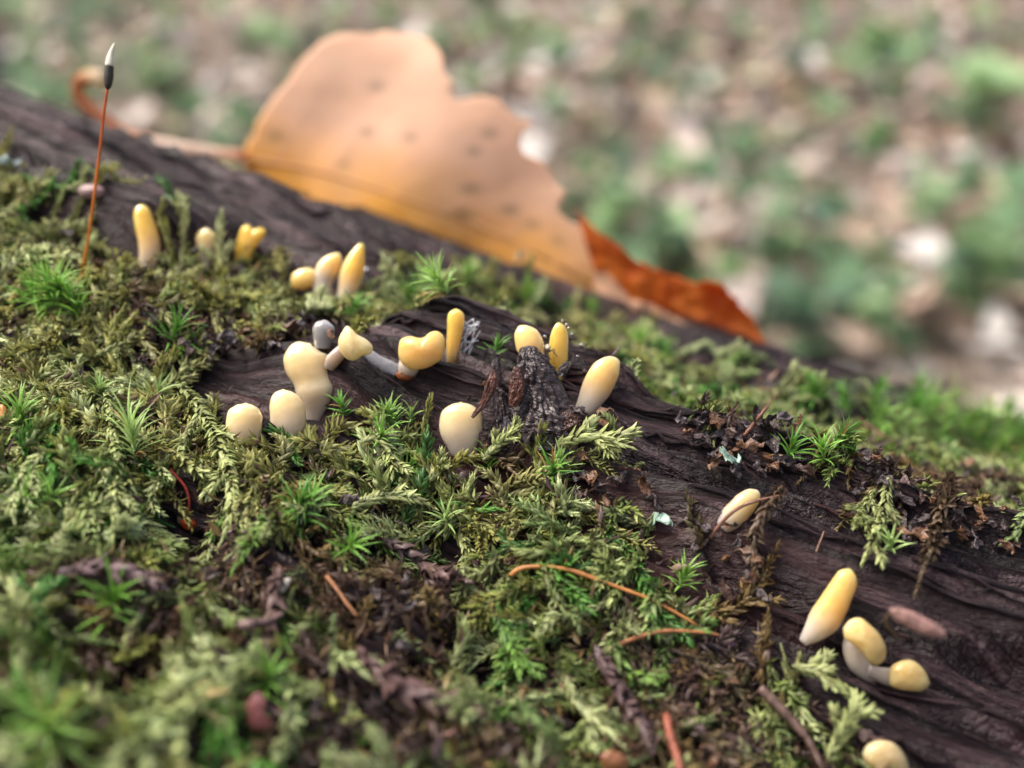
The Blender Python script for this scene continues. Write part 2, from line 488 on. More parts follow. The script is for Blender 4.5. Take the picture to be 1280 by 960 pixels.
def feather(P, up, col, tipcol, L, W, spacing, ang, flat, loose, seed, low=False):
    """leafy moss shoot along points P: overlapping little leaves round a thin stem"""
    r = np.random.default_rng(seed)
    seg = np.linalg.norm(np.diff(P, axis=0), axis=1); cum = np.concatenate([[0], np.cumsum(seg)]); tot = cum[-1]
    n = max(int(tot / spacing), 8)
    s = np.linspace(0.02, 1.0, n)
    Q = np.stack([np.interp(s * tot, cum, P[:, k]) for k in range(3)], -1)
    T = unit(np.gradient(Q, axis=0))
    nr = unit(up - T * np.sum(T * up, -1, keepdims=True)); b = np.cross(T, nr)
    if flat:
        az = np.where(np.arange(n) % 2 == 0, 1, -1) * (0.55 + 0.9 * r.random(n)) + (r.random(n) < 0.18) * 0.9
    else:
        az = np.arange(n) * 2.39996 + 0.5 * r.random(n)
    o = np.cos(az)[:, None] * nr + np.sin(az)[:, None] * b
    tp = sstep(s, 0.80, 1.0)
    a = ang * (0.8 + 0.4 * r.random(n)) * (1 - 0.65 * tp) + loose * 0.35 * r.standard_normal(n)
    d = np.cos(a)[:, None] * T + np.sin(a)[:, None] * o
    k = (0.75 + 0.4 * np.sin(np.pi * np.minimum(s * 1.1, 1))) * (1 - 0.35 * tp) * (0.85 + 0.3 * r.random(n))
    V = leaf_rows(Q, unit(d), o, L * k, W * k, 0.5 + 0.3 * r.random(n), -0.25 + 0.3 * r.standard_normal(n) * (0.4 + loose))
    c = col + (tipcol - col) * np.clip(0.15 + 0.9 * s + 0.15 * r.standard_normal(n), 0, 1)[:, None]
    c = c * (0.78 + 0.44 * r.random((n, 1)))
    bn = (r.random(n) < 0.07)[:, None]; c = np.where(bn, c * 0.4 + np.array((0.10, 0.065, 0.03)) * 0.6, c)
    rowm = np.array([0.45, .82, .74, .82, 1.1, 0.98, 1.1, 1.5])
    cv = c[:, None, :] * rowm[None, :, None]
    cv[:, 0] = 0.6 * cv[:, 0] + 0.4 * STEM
    if low: V = V[:, [0, 1, 2, 3, 7]]; cv = cv[:, [0, 1, 2, 3, 7]]
    Vs = V.reshape(-1, 3); Cs = cv.reshape(-1, 3)
    F = ((LEAF_T4 if low else LEAF_T)[None] + (5 if low else 8) * np.arange(n)[:, None, None]).reshape(-1, 3)
    # stem: three-sided
    q = Q[::3]; tt = T[::3]; e1 = nr[::3]; e2 = b[::3]; rad = 0.07 * W / 0.2
    ring = np.stack([q + e1 * rad, q - e1 * rad * .5 + e2 * rad * .87, q - e1 * rad * .5 - e2 * rad * .87], 1)
    m = len(q); gf = grid_faces(m, 3, True)
    tf = np.concatenate([gf[:, [0, 1, 2]], gf[:, [0, 2, 3]]]) + len(Vs)
    return np.concatenate([Vs, ring.reshape(-1, 3)]), np.concatenate([F, tf]), np.concatenate([Cs, np.tile(STEM, (3 * m, 1))])

def creep(u, v, ang, length, n, off, rise, curl, seed, droop=0.0):
    """a path that creeps over the log from (u, v)"""
    r = np.random.default_rng(seed)
    t = np.linspace(0, 1, n); a = ang + curl * t + 0.25 * np.cumsum(r.standard_normal(n)) / math.sqrt(n)
    st = length / (n - 1)
    uu = u + np.concatenate([[0], np.cumsum(np.cos(a[:-1]) * st)]); vv = v + np.concatenate([[0], np.cumsum(np.sin(a[:-1]) * st)])
    hh = hsurf(uu, vv)
    k = max(3, n // 3); hs = np.convolve(np.pad(hh, k, mode='edge'), np.ones(2 * k + 1) / (2 * k + 1), 'same')[k:-k]
    hh = np.maximum(hh, hs)
    o = off + rise * t ** 1.4 - droop * t ** 2.5 + 0.15 * np.sin(t * 9 + seed)
    return surf(uu, vv, hh + np.maximum(o, 0.12)), radial(vv)

def join(parts):
    V = []; F = []; Cc = []; n = 0
    for v, f, c in parts:
        V.append(v); F.append(f + n); Cc.append(c); n += len(v)
    return np.concatenate(V), np.concatenate(F), np.concatenate(Cc)

def moss_shoot(u, v, seed, kind, zone, off):
    r = np.random.default_rng(seed)
    px_, py_, dep = proj(surf(np.array(u), np.array(v)))
    if kind == 'brown': col = BROWNS[r.integers(len(BROWNS))]; tip = col * (1.0 + 0.5 * r.random()) + (r.random() < 0.25) * np.array((0.05, 0.06, 0.0))
    elif kind == 'deep': col = DEEPS[r.integers(3)]; tip = col * 1.5
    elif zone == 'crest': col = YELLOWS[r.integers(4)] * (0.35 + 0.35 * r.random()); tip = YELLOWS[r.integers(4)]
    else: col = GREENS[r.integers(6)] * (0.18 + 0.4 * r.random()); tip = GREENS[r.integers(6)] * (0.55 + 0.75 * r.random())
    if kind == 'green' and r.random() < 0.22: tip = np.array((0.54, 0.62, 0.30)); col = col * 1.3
    col = np.asarray(col) * (0.92 + 0.16 * r.random(3)); tip = np.asarray(tip)
    ln = (1.9 + 4.6 * r.random() ** 1.5) * (1.0 if kind != 'brown' else 0.8)
    if zone == 'near': ang = -math.pi / 2 + 1.25 * r.standard_normal()
    elif zone == 'crest': ang = r.uniform(0, 2 * math.pi)
    else: ang = -math.pi / 2 + 1.3 * r.standard_normal()
    rise = (0.1 + 1.2 * r.random()) if zone == 'near' else (0.2 + 0.8 * r.random())
    L = r.uniform(0.5, 0.86); W = L * r.uniform(0.145, 0.2); low = not (330 < py_ < 780 and -20 < px_ < 1300)
    P, up = creep(u, v, ang, ln, 16, off, rise, r.normal(0, 0.8), seed, droop=1.2 * r.random())
    flat = r.random() < 0.45; loose = r.choice([0.15, 0.4, 0.9], p=[.45, .35, .2]) if kind != 'brown' else 1.0
    ang0 = r.uniform(0.55, 0.95); sp = r.uniform(0.056, 0.075) * (1.25 if low else 1.0)
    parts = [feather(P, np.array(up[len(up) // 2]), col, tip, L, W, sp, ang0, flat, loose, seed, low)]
    nb = r.choice([0, 0, 1, 2, 3, 4]) if ln > 3.6 else r.choice([0, 0, 1])
    for k in range(nb):
        i = int(r.uniform(0.25, 0.8) * 15); side = 1 if k % 2 else -1
        T = unit(P[min(i + 1, 15)] - P[i]); nrm = up[i]; bb = np.cross(T, nrm)
        bl = ln * r.uniform(0.22, 0.42); t = np.linspace(0, 1, 9)[:, None]
        dirn = unit(T * 0.75 + side * bb * 0.8 + nrm * r.uniform(-.05, .35))
        Q = P[i] + dirn * bl * t + T * (0.3 * bl) * t ** 2 - nrm * 0.18 * bl * t ** 2
        parts.append(feather(Q, nrm, col * 1.05, tip, L * 0.8, W * 0.8, sp, ang0, flat, loose, seed + 77 + k, low))
    return join(parts), P

def zone_of(x, y):
    yl = np.interp(x, [-600, 150, 300, 540, 620, 760, 850, 930, 1040, 1120], [430, 470, 520, 530, 570, 575, 640, 770, 870, 990])
    if y > yl: return 'near'
    return 'crest' if x < 770 else 'fringe'

mats = {
    'near': thing("moss_mat", hit(450, 640)[0], "thick pale green feathery moss bank below the jelly fungi, threaded with brown shoots", "moss"),
    'crest': thing("moss_mat", hit(180, 340)[0], "yellow-green moss strip along the log crest behind the jelly fungi", "moss"),
    'fringe': thing("moss_mat", hit(1000, 530)[0], "moss and crumb fringe along the back of the log towards its lower end", "moss"),
}
cand = []
NS = 3250
tries = 0
while len(cand) < NS and tries < 60000:
    tries += 1
    u = rng.uniform(-150, 85); v = rng.uniform(-60, 55)
    if rng.random() > sample(G_MOSS, u, v) ** 2: continue
    x, y, d = proj(surf(np.array(u), np.array(v)))
    if x < -330 or x > 1600 or y > 1200 or d < 12: continue
    vis = -60 < x < 1340 and y < 1010
    if not vis and rng.random() < 0.72: continue
    if sample(G_PIT, u, v) > 0.35 and rng.random() < 0.75: continue
    z = zone_of(x, y)
    if z == 'near' and rng.random() < 0.22: continue
    br = float(sample(G_BROWN, u, v)) + 0.55 * float(fbm(u * 0.13, v * 0.13, 91, 3))
    pr = rng.random()
    kind = 'brown' if br > 0.15 + 0.5 * pr else ('deep' if pr < 0.1 else 'green')
    cand.append((u, v, float(x), float(y), z, kind, len(cand) + 1000))
KEEP = [[(212, 592), (246, 592), (252, 668), (220, 668)], [(352, 428), (416, 428), (424, 500), (404, 522), (384, 520), (362, 480)], [(280, 502), (330, 502), (326, 538), (288, 538)], [(334, 484), (384, 484), (382, 530), (338, 530)], [(384, 396), (422, 396), (470, 425), (470, 455), (400, 462)],
        [(494, 412), (586, 384), (586, 458), (510, 474)], [(640, 405), (716, 398), (716, 470), (650, 470)], [(716, 448), (780, 448), (768, 500), (722, 516)], [(546, 500), (608, 500), (608, 536), (548, 536)],
        [(898, 612), (954, 612), (948, 662), (900, 662)], [(1000, 708), (1068, 708), (1112, 780), (1165, 830), (1160, 868), (1070, 842), (1000, 806)], [(1074, 922), (1140, 922), (1140, 965), (1080, 960)],
        [(360, 300), (456, 298), (450, 350), (424, 378), (366, 366)], [(168, 252), (200, 252), (202, 330), (172, 330)], [(242, 283), (272, 283), (270, 318), (244, 318)], [(290, 278), (334, 278), (320, 318), (292, 320)],
        [(625, 430), (705, 430), (715, 510), (610, 545)], [(270, 440), (350, 430), (360, 490), (330, 500), (286, 490)], [(430, 455), (620, 465), (620, 500), (540, 500), (430, 490)], [(760, 500), (840, 530), (1000, 600), (1050, 640), (1000, 700), (880, 620), (790, 560)]]
def crowded(P):
    """no moss grows over the fungi or across the bare wood"""
    X, Y, D = proj(P); m = np.zeros(X.shape, bool)
    for k in KEEP: m |= inpoly(X, Y, k)
    return m.mean() > 0.12
shoots = []
for (u, v, x, y, z, kind, sd) in cand:
    off = rng.choice([0.15, 0.5, 0.9, 1.4], p=[.3, .3, .25, .15]) + (0.3 * rng.random())
    if kind == 'brown': off *= 0.6
    if z != 'near': off *= 0.65
    geo, P = moss_shoot(u, v, sd, kind, z, off)
    if crowded(P): continue
    X, Y, D = proj(P)
    inside = ((X > 5) & (X < 1275) & (Y > 5) & (Y < 955)).mean()
    size = np.hypot(np.ptp(X), np.ptp(Y)) * inside * (0.4 + off) * (62.0 / max(P[:, 2].mean() * 0 + D.mean(), 1))
    shoots.append((size if inside > 0.6 else 0.0, z, geo, P))
for z, quota in (('near', 190), ('crest', 75), ('fringe', 50)):
    ss = sorted([s for s in shoots if s[1] == z], key=lambda s: -s[0])
    for s in ss[:quota]:
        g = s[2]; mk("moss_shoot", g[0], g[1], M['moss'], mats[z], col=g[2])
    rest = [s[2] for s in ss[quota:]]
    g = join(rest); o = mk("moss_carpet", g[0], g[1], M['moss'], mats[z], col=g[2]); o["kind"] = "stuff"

# shoots that stand out one by one in the photograph
for i, (z, kind, w, pts) in enumerate([('fringe', 0, 1.0, [(1112, 588), (1106, 628), (1095, 668), (1076, 708)]), ('fringe', 0, .8, [(1098, 606), (1082, 632), (1066, 662)]), ('fringe', 1, 1.2, [(1192, 588), (1176, 640), (1162, 690), (1142, 748)]),
        ('near', 0, 1.0, [(128, 470), (140, 530), (146, 600), (140, 688)]), ('near', 0, 1.15, [(216, 470), (256, 520), (284, 580), (292, 640), (270, 690)]), ('near', 0, 1.0, [(262, 500), (236, 540), (225, 570), (250, 592), (285, 600)]),
        ('near', 0, 1.3, [(690, 560), (722, 548), (756, 548), (790, 560)]), ('near', 0, .9, [(600, 580), (618, 560), (634, 545), (652, 532)]), ('near', 0, 1.0, [(430, 640), (470, 622), (515, 622), (545, 636)]), ('near', 0, .9, [(536, 606), (544, 590), (556, 574)]),
        ('near', 0, 1.4, [(345, 838), (290, 862), (235, 888), (195, 925)]), ('near', 0, 1.2, [(225, 870), (222, 835), (212, 800)]), ('near', 2, 1.2, [(612, 735), (625, 780), (645, 815), (650, 850)]), ('near', 0, 1.0, [(440, 560), (470, 548), (490, 570), (490, 600)]),
        ('near', 1, 1.0, [(985, 600), (955, 640), (940, 680), (948, 720)]), ('near', 0, 1.0, [(20, 860), (30, 800), (20, 740), (5, 690)]), ('near', 0, 1.0, [(60, 690), (90, 655), (110, 640), (140, 640)]), ('near', 0, 1.2, [(560, 840), (580, 800), (575, 770)]),
        ('near', 0, 1.1, [(1030, 960), (1050, 920), (1072, 880), (1060, 860)]), ('near', 0, 1.0, [(985, 830), (1015, 838), (1040, 836)])]):
    sp = spline(pts, 16); P = np.array([hit(x, y, 1.5)[0] for x, y in sp]); P = np.stack([np.convolve(np.pad(P[:, k], 2, mode='edge'), np.ones(5) / 5, 'valid') for k in range(3)], -1)
    u, v, _ = to_uv(P[8]); up = unit(radial(np.array(v)) - 0.5 * Fv)
    c0, c1 = ((GREENS[2] * 0.6, GREENS[2] * 1.05), (BROWNS[0], BROWNS[2]), (DEEPS[1], GREENS[3]))[kind]
    parts = [feather(P, up, c0, c1, 0.72 * w, 0.145 * w, 0.06, 0.7, kind != 1 and i % 2 == 0, 0.25 if kind != 1 else 0.9, 9000 + i)]
    for k, j in enumerate((5, 8, 11)):
        if i % 3 == 2: break
        T = unit(P[j + 1] - P[j]); bb = np.cross(T, up) * (1 if k % 2 else -1); t = np.linspace(0, 1, 8)[:, None]
        parts.append(feather(P[j] + (T * .7 + bb * .7 + up * .15) * (1.3 * w) * t - up * 0.3 * t ** 2, up, c0, c1, 0.56 * w, 0.115 * w, 0.06, 0.7, True, 0.3, 9500 + i * 5 + k))
    g = join(parts); mk("moss_shoot", g[0], g[1], M['moss'], mats[z], col=g[2])

# dead leaf bits and fibres between the shoots
def crumbs(z, n):
    parts = []; k = 0
    while k < n:
        u = rng.uniform(-110, 60); v = rng.uniform(-45, 35)
        x, y, d = proj(surf(np.array(u), np.array(v), h0(np.array(v))))
        if not (-60 < x < 1340 and y < 1000) or zone_of(x, y) != z or rng.random() > sample(G_MOSS, u, v): continue
        base = surf(np.array(u), np.array(v), hsurf(u, v) + rng.uniform(-0.1, 0.7)); nr = radial(np.array(v)); m = rng.integers(3, 7)
        B = base + rng.normal(0, 0.5, (m, 3)); D = unit(rng.normal(0, 1, (m, 3)) + 0.3 * nr); O = unit(np.cross(D, rng.normal(0, 1, (m, 3))))
        L = rng.uniform(0.35, 1.3, m); V = leaf_rows(B, D, O, L, L * rng.uniform(0.04, 0.22, m), 0.6 * np.ones(m), rng.normal(0, .5, m))
        c = BROWNS[rng.integers(5)] * rng.uniform(0.6, 1.8) * np.array((1.0, rng.uniform(.8, 1.05), rng.uniform(.8, 1.2)))
        parts.append((V.reshape(-1, 3), (LEAF_T[None] + 8 * np.arange(m)[:, None, None]).reshape(-1, 3), np.repeat(np.tile(c, (m, 1)) * rng.uniform(.7, 1.3, (m, 1)), 8, 0))); k += 1
    g = join(parts); o = mk("dead_leaf_bits", g[0], g[1], M['moss'], mats[z], col=g[2]); o["kind"] = "stuff"
crumbs('near', 1100); crumbs('crest', 250); crumbs('fringe', 600)

# bright star-shaped tufts with needle leaves
def tuft_geo(base, up, n, L, W, spread, col, seed, lean):
    r = np.random.default_rng(seed); parts = []
    up = unit(np.asarray(up) + lean)
    e1 = unit(np.cross(up, np.array([.31, .2, .9]))); e2 = np.cross(up, e1)
    for k in range(n):
        f = (k + 0.5) / n; az = k * 2.39996 + 0.3 * r.standard_normal()
        o = math.cos(az) * e1 + math.sin(az) * e2
        a0 = spread * (0.25 + 0.9 * f) * (0.85 + 0.3 * r.random()); l = L * (0.7 + 0.45 * r.random())
        m = 6; t = np.linspace(0, 1, m); aa = a0 + (0.5 + 0.8 * r.random()) * t * spread
        step = (np.cos(aa)[:, None] * up + np.sin(aa)[:, None] * o) * (l / (m - 1))
        P = base + up * (0.7 * L * (1 - f)) + np.concatenate([np.zeros((1, 3)), np.cumsum(step[:-1], 0)])
        s = unit(np.cross(step, o + 1e-3)); s = np.where(np.isfinite(s), s, e1)
        s = np.broadcast_to(unit(np.cross(up, o)), P.shape)
        w = W * np.array([.8, 1, .9, .7, .4, .04])[:, None]; nn = unit(np.cross(s, unit(step)))
        V = np.stack([P + s * w + nn * w * .4, P - nn * w * .25, P - s * w + nn * w * .4], 1).reshape(-1, 3)
        gf = grid_faces(m, 3); F = np.concatenate([gf[:, [0, 1, 2]], gf[:, [0, 2, 3]]])
        c = col * (0.75 + 0.5 * r.random()); 
        if r.random() < 0.06: c = np.array((0.30, 0.20, 0.06))
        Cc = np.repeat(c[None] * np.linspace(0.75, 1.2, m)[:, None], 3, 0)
        parts.append((V, F, Cc))
    return join(parts)

BRIGHT = np.array([(0.19, 0.40, 0.06), (0.25, 0.46, 0.09), (0.13, 0.32, 0.05), (0.34, 0.50, 0.16)])
tl = "bright green star-shaped moss tuft with curved needle leaves, rooted in the feathery moss"
tufts = [(210, 432, 20, 2.1), (228, 446, 14, 1.6), (170, 572, 26, 2.6), (185, 512, 18, 1.9), (120, 505, 14, 1.6), (25, 540, 20, 2.2), (60, 395, 34, 2.9), (80, 385, 28, 2.6), (105, 400, 24, 2.4), (40, 380, 22, 2.2),
         (372, 655, 20, 2.2), (388, 640, 12, 1.8), (492, 535, 22, 1.4), (478, 530, 16, 1.2), (515, 532, 12, 1.2), (470, 560, 16, 1.7), (690, 604, 20, 1.9), (700, 590, 12, 1.5), (610, 590, 12, 1.4),
         (616, 448, 10, 1.2), (850, 735, 16, 1.5), (1030, 578, 16, 1.7), (1115, 545, 18, 1.8), (1135, 548, 14, 1.6), (1040, 560, 16, 1.6), (985, 575, 14, 1.5), (1090, 530, 18, 2.0),
         (1060, 520, 20, 2.2), (1125, 520, 22, 2.4), (1160, 528, 24, 2.6), (1200, 535, 26, 2.6), (1235, 545, 24, 2.5), (1262, 556, 24, 2.5), (1180, 545, 22, 2.2), (1215, 558, 20, 2.2), (1250, 575, 20, 2.0), (1275, 590, 18, 2.0), (1020, 505, 18, 2.0), (1085, 512, 20, 2.2), (1145, 512, 22, 2.4), (1185, 520, 22, 2.4), (1255, 535, 22, 2.4), (1000, 525, 16, 1.8), (1270, 560, 20, 2.2), (1165, 560, 14, 1.6), (1100, 560, 14, 1.6),
         (540, 365, 18, 2.0), (520, 375, 18, 2.0), (560, 368, 20, 2.1), (580, 362, 18, 2.0), (500, 378, 16, 1.8), (655, 378, 16, 1.8), (740, 395, 14, 1.8), (800, 440, 16, 1.8), (835, 455, 16, 1.7), (440, 395, 14, 1.6), (432, 520, 12, 1.2),
         (1115, 690, 10, 1.3), (140, 775, 20, 2.4), (60, 640, 14, 1.8), (560, 660, 12, 1.6), (430, 690, 16, 1.9), (330, 870, 14, 2.0), (700, 730, 14, 1.8), (20, 650, 16, 2.0), (60, 930, 22, 2.6), (30, 900, 18, 2.4), (500, 590, 14, 1.5)]
for i, (x, y, n, L) in enumerate(tufts):
    P, d = hit(x, y, 0.5); u, v, _ = to_uv(P)
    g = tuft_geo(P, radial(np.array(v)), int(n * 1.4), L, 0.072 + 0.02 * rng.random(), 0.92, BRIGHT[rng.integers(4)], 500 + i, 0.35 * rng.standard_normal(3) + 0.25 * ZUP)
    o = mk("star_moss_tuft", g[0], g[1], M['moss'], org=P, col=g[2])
    tag(o, ("bright green star-shaped moss tuft in " + ('the large fresh patch low on the crest moss' if x < 130 and y < 420 else 'the fringe moss towards the lower end of the log' if x > 960 else 'the crest strip behind the fungi' if y < 470 and x > 430 else 'the moss beside the dark hollow' if y < 540 else 'the feathery moss bank below the fungi')), "moss tuft", "bright star moss tufts on the log")

# ------------------------------------------------------------------ jelly fungi
CREAM = np.array((0.76, 0.58, 0.31)); GOLD = np.array((0.90, 0.48, 0.09)); PALE = np.array((0.58, 0.48, 0.38)); GREY = np.array((0.50, 0.50, 0.52))

def jelly_club(name, spine, ref, head, stalk, parent=None, thick=0.8, lean=0.0, split=(0.1, 0.5), seed=0, nring=34, k=28, org=None, dd=0.0):
    """lofted club: spine pixels with half-widths, standing where its foot meets the log"""
    d0 = min([hit(*ref)[1]] + [hit(a[0], a[1])[1] + 0.4 for a in spine[2:]]) + dd
    sp = spline(spine, nring); sp[:, 2] = np.maximum(sp[:, 2], 1.0)
    t = np.linspace(0, 1, nring)
    d = d0 - lean * t
    c = np.array([at(a[0], a[1], dd_) for a, dd_ in zip(sp, d)]); w = sp[:, 2] * d / FP
    T = np.pad(unit(np.gradient(c, axis=0)), ((7, 7), (0, 0)), mode='edge'); T = unit(np.stack([np.convolve(T[:, j], np.ones(15) / 15, 'valid') for j in range(3)], -1))
    s = unit(np.cross(T, Fv)); f = unit(np.cross(s, T))
    th = np.linspace(0, 2 * np.pi, k, endpoint=False)
    lump = 1 + 0.045 * fbm(np.cos(th)[None] * 1.1 + seed, np.sin(th)[None] * 1.1 + t[:, None] * 3.5, seed, 3) * (1 - sstep(t, 0.6, 0.92))[:, None]
    V = c[:, None] + (w[:, None] * lump)[..., None] * (np.cos(th)[None, :, None] * s[:, None] + thick * np.sin(th)[None, :, None] * f[:, None])
    e = c[-1] + T[-1] * w[-1] * 0.4
    VV_ = np.concatenate([c[:1], V.reshape(-1, 3), e[None]])
    fa = [tuple(x) for x in (grid_faces(nring, k, True) + 1)] + [(0, 1 + (j + 1) % k, 1 + j) for j in range(k)]
    q = 1 + (nring - 1) * k; fa += [(q + j, q + (j + 1) % k, len(VV_) - 1) for j in range(k)]
    m = sstep(t, *split)[:, None]; cc = stalk * (1 - m) + head * m
    col = np.concatenate([cc[:1], np.repeat(cc, k, 0), cc[-1:]])
    return mk(name, VV_, fa, M['jelly'], parent, org=c[0] if org is None else org, col=col)

def pillow(outline, d0, thick, seed=0, nr=12, k=64, tilt=0.0, amp=0.08):
    """rounded body with the given outline, a real thickness in mm and a closed back"""
    o = np.asarray(outline, float); oc = np.vstack([o, o[:1]])
    seg = np.linalg.norm(np.diff(oc, axis=0), axis=1); cu = np.concatenate([[0], np.cumsum(seg)])
    cc = spline(np.vstack([o, o[:1]]), 400)
    ar = np.linspace(0, 399, k, endpoint=False).astype(int); O = cc[ar]; cen = O.mean(0)
    rr = np.sin(np.linspace(0, np.pi / 2, nr + 1))[1:]; rr[0] = max(rr[0], 0.12); V = []
    for sgn in (1, -1):
        for i, r_ in enumerate(rr if sgn > 0 else rr[:-1][::-1]):
            p = cen + (O - cen) * r_
            z = sgn * math.sqrt(max(1 - r_ * r_, 0)) * thick / 2
            z = z * (1 + amp * 3 * fbm(p[:, 0] * 0.06 + seed, p[:, 1] * 0.06, seed, 3))
            dep = d0 - z + tilt * (p[:, 1] - cen[1])
            V.append(Cm + dep[:, None] * (Fv + ((p[:, :1] - 640) / FP) * Rv + ((480 - p[:, 1:]) / FP) * Uv))
    n = len(V); zc = 0.5 * thick * (1 + amp * 3 * float(fbm(np.array(cen[0] * 0.06 + seed), np.array(cen[1] * 0.06), seed, 3)))
    V = np.concatenate([at(cen[0], cen[1], d0 - zc)[None]] + V + [at(cen[0], cen[1], d0 + zc)[None]])
    f = [tuple(x) for x in (grid_faces(n, k, True) + 1)] + [(0, 1 + (j + 1) % k, 1 + j) for j in range(k)]
    q = 1 + (n - 1) * k; f += [(q + j, q + (j + 1) % k, len(V) - 1) for j in range(k)]
    return V, f

G1 = "jelly fungi growing on the log"
def club(spine, ref, head, stalk, label, **kw):
    o = jelly_club("jelly_fungus", spine, ref, head, stalk, seed=len(ORG), **kw)
    tag(o, label, "fungus", G1)

club([(394, 530, 9), (394, 515, 14), (395, 502, 21), (396, 488, 27), (392, 476, 25.5), (386, 462, 28), (383, 447, 28), (384, 439, 24), (385, 435, 19.5), (386, 432, 13), (387, 430.3, 4)], (394, 503), CREAM, PALE,
     "largest cream jelly club with a pinched two-lobed head, beside the dark hollow", thick=0.75)
club([(309, 568, 10), (308, 557, 15), (306, 545, 20), (305, 532, 22.5), (306, 519, 21.7), (306, 513, 19), (307, 509, 15), (307, 506, 10), (307, 504.3, 3)], (307, 530), CREAM, PALE * 1.1,
     "short egg-shaped cream jelly club, outermost of the three in front of the hollow", dd=-1.2)
club([(357, 564, 13), (358, 548, 18), (360, 530, 22), (359, 512, 22), (357, 505, 20.6), (355, 497, 17), (354, 492, 13), (354, 489, 8.5), (354, 487.3, 3)], (357, 528), CREAM, PALE * 1.15,
     "smooth oval cream jelly club standing between the egg-shaped one and the largest", dd=-1.4)
club([(404, 436, 11), (404, 424, 12.5), (405, 412, 14), (406, 405, 11), (407, 401, 4)], (404, 432), GREY * 0.5, GREY * 0.35, "greyish translucent jelly stub below the crest clubs")
club([(566, 456, 6), (566, 448, 8), (567, 430, 9), (569, 412, 10), (570, 399, 11), (570, 391, 9), (570, 387, 4)], (566, 455), GOLD, np.array((0.30, 0.20, 0.08)),
     "slim upright golden jelly club with grey silk beside it")
club([(424, 397, 8), (428, 382, 10), (434, 366, 12), (439, 345, 14), (444, 328, 12), (449, 313, 7), (452, 305, 3)], (424, 397), GOLD, PALE, "pointed golden jelly club, tallest of the crest cluster", split=(0.25, 0.6))
club([(406, 388, 10), (404, 370, 11), (404, 352, 12), (409, 338, 14), (416, 327, 11), (422, 320, 6), (424, 317, 2)], (407, 392), GOLD * 0.6 + CREAM * 0.4, PALE, "golden jelly club with a slanting head, in the middle of the crest cluster", split=(0.35, 0.6))
club([(400, 372, 6), (398, 358, 8), (390, 349, 12), (380, 349, 14), (372, 353, 12.5), (366, 358, 5)], (402, 388), GOLD * 0.6 + CREAM * 0.4, PALE, "yellow jelly club bent sideways off the crest cluster", split=(0.1, 0.4))
club([(181, 354, 5), (182, 337, 10), (187, 320, 13), (187, 302, 14), (182, 282, 13), (178, 267, 11), (177, 259, 7), (177, 256, 2)], (181, 345), GOLD, PALE, "tall slightly bent golden jelly club in the crest moss", split=(0.15, 0.6))
club([(254, 340, 8), (256, 322, 11), (257, 305, 13), (257, 294, 12), (257, 288, 7), (257, 285, 2)], (254, 335), CREAM * 0.6 + GOLD * 0.4, PALE, "dull yellow jelly club half sunk in the crest moss")
club([(640, 524, 5), (644, 500, 6), (655, 472, 10), (664, 450, 14), (663, 434, 18), (658, 420, 16), (652, 412, 10), (650, 408, 4)], (652, 500), GOLD * 0.5 + CREAM * 0.5, PALE, "broad-headed yellow jelly club behind the upright bark stub", dd=0.8)
club([(697, 482, 4), (697, 465, 9), (698, 450, 11.5), (698, 435, 12), (699, 420, 11), (699, 410, 8), (698, 404, 3)], (697, 480), GOLD, GOLD * 0.9, "flat pointed golden jelly blade behind the upright bark stub", thick=0.6)
club([(730, 515, 13), (737, 502, 15), (744, 489, 18), (750, 477, 19), (757, 465, 18), (765, 457, 14), (771, 453, 8), (774, 452, 3)], (732, 510), GOLD * 0.5 + CREAM * 0.5, PALE, "leaning yellow jelly club beside the bark stub", thick=0.65)
club([(578, 570, 13), (578, 557, 20), (577, 544, 26), (576, 531, 27.5), (576, 517, 25), (576, 511, 20.5), (576, 507, 15), (576, 504.5, 9.5), (576, 503.3, 3)], (577, 545), CREAM, PALE * 1.1, "round cream jelly disc at the foot of the bark splinter", thick=0.6)
club([(902, 660, 9), (911, 651, 14), (921, 641, 16), (932, 629, 15), (942, 620, 11), (948, 616, 5)], (906, 656), CREAM * 0.8 + GOLD * 0.1, PALE, "small yellow jelly capsule lying over bare wood, a dry stalk across it")
club([(1003, 803, 6), (1017, 790, 14), (1030, 775, 20), (1041, 757, 19), (1050, 740, 17), (1057, 726, 15), (1060, 717, 11), (1062, 712, 4)], (1010, 796), GOLD * 0.7 + CREAM * 0.3, PALE, "long finger-shaped yellow jelly club on the lower bare wood", split=(0.1, 0.45), dd=-1.2)

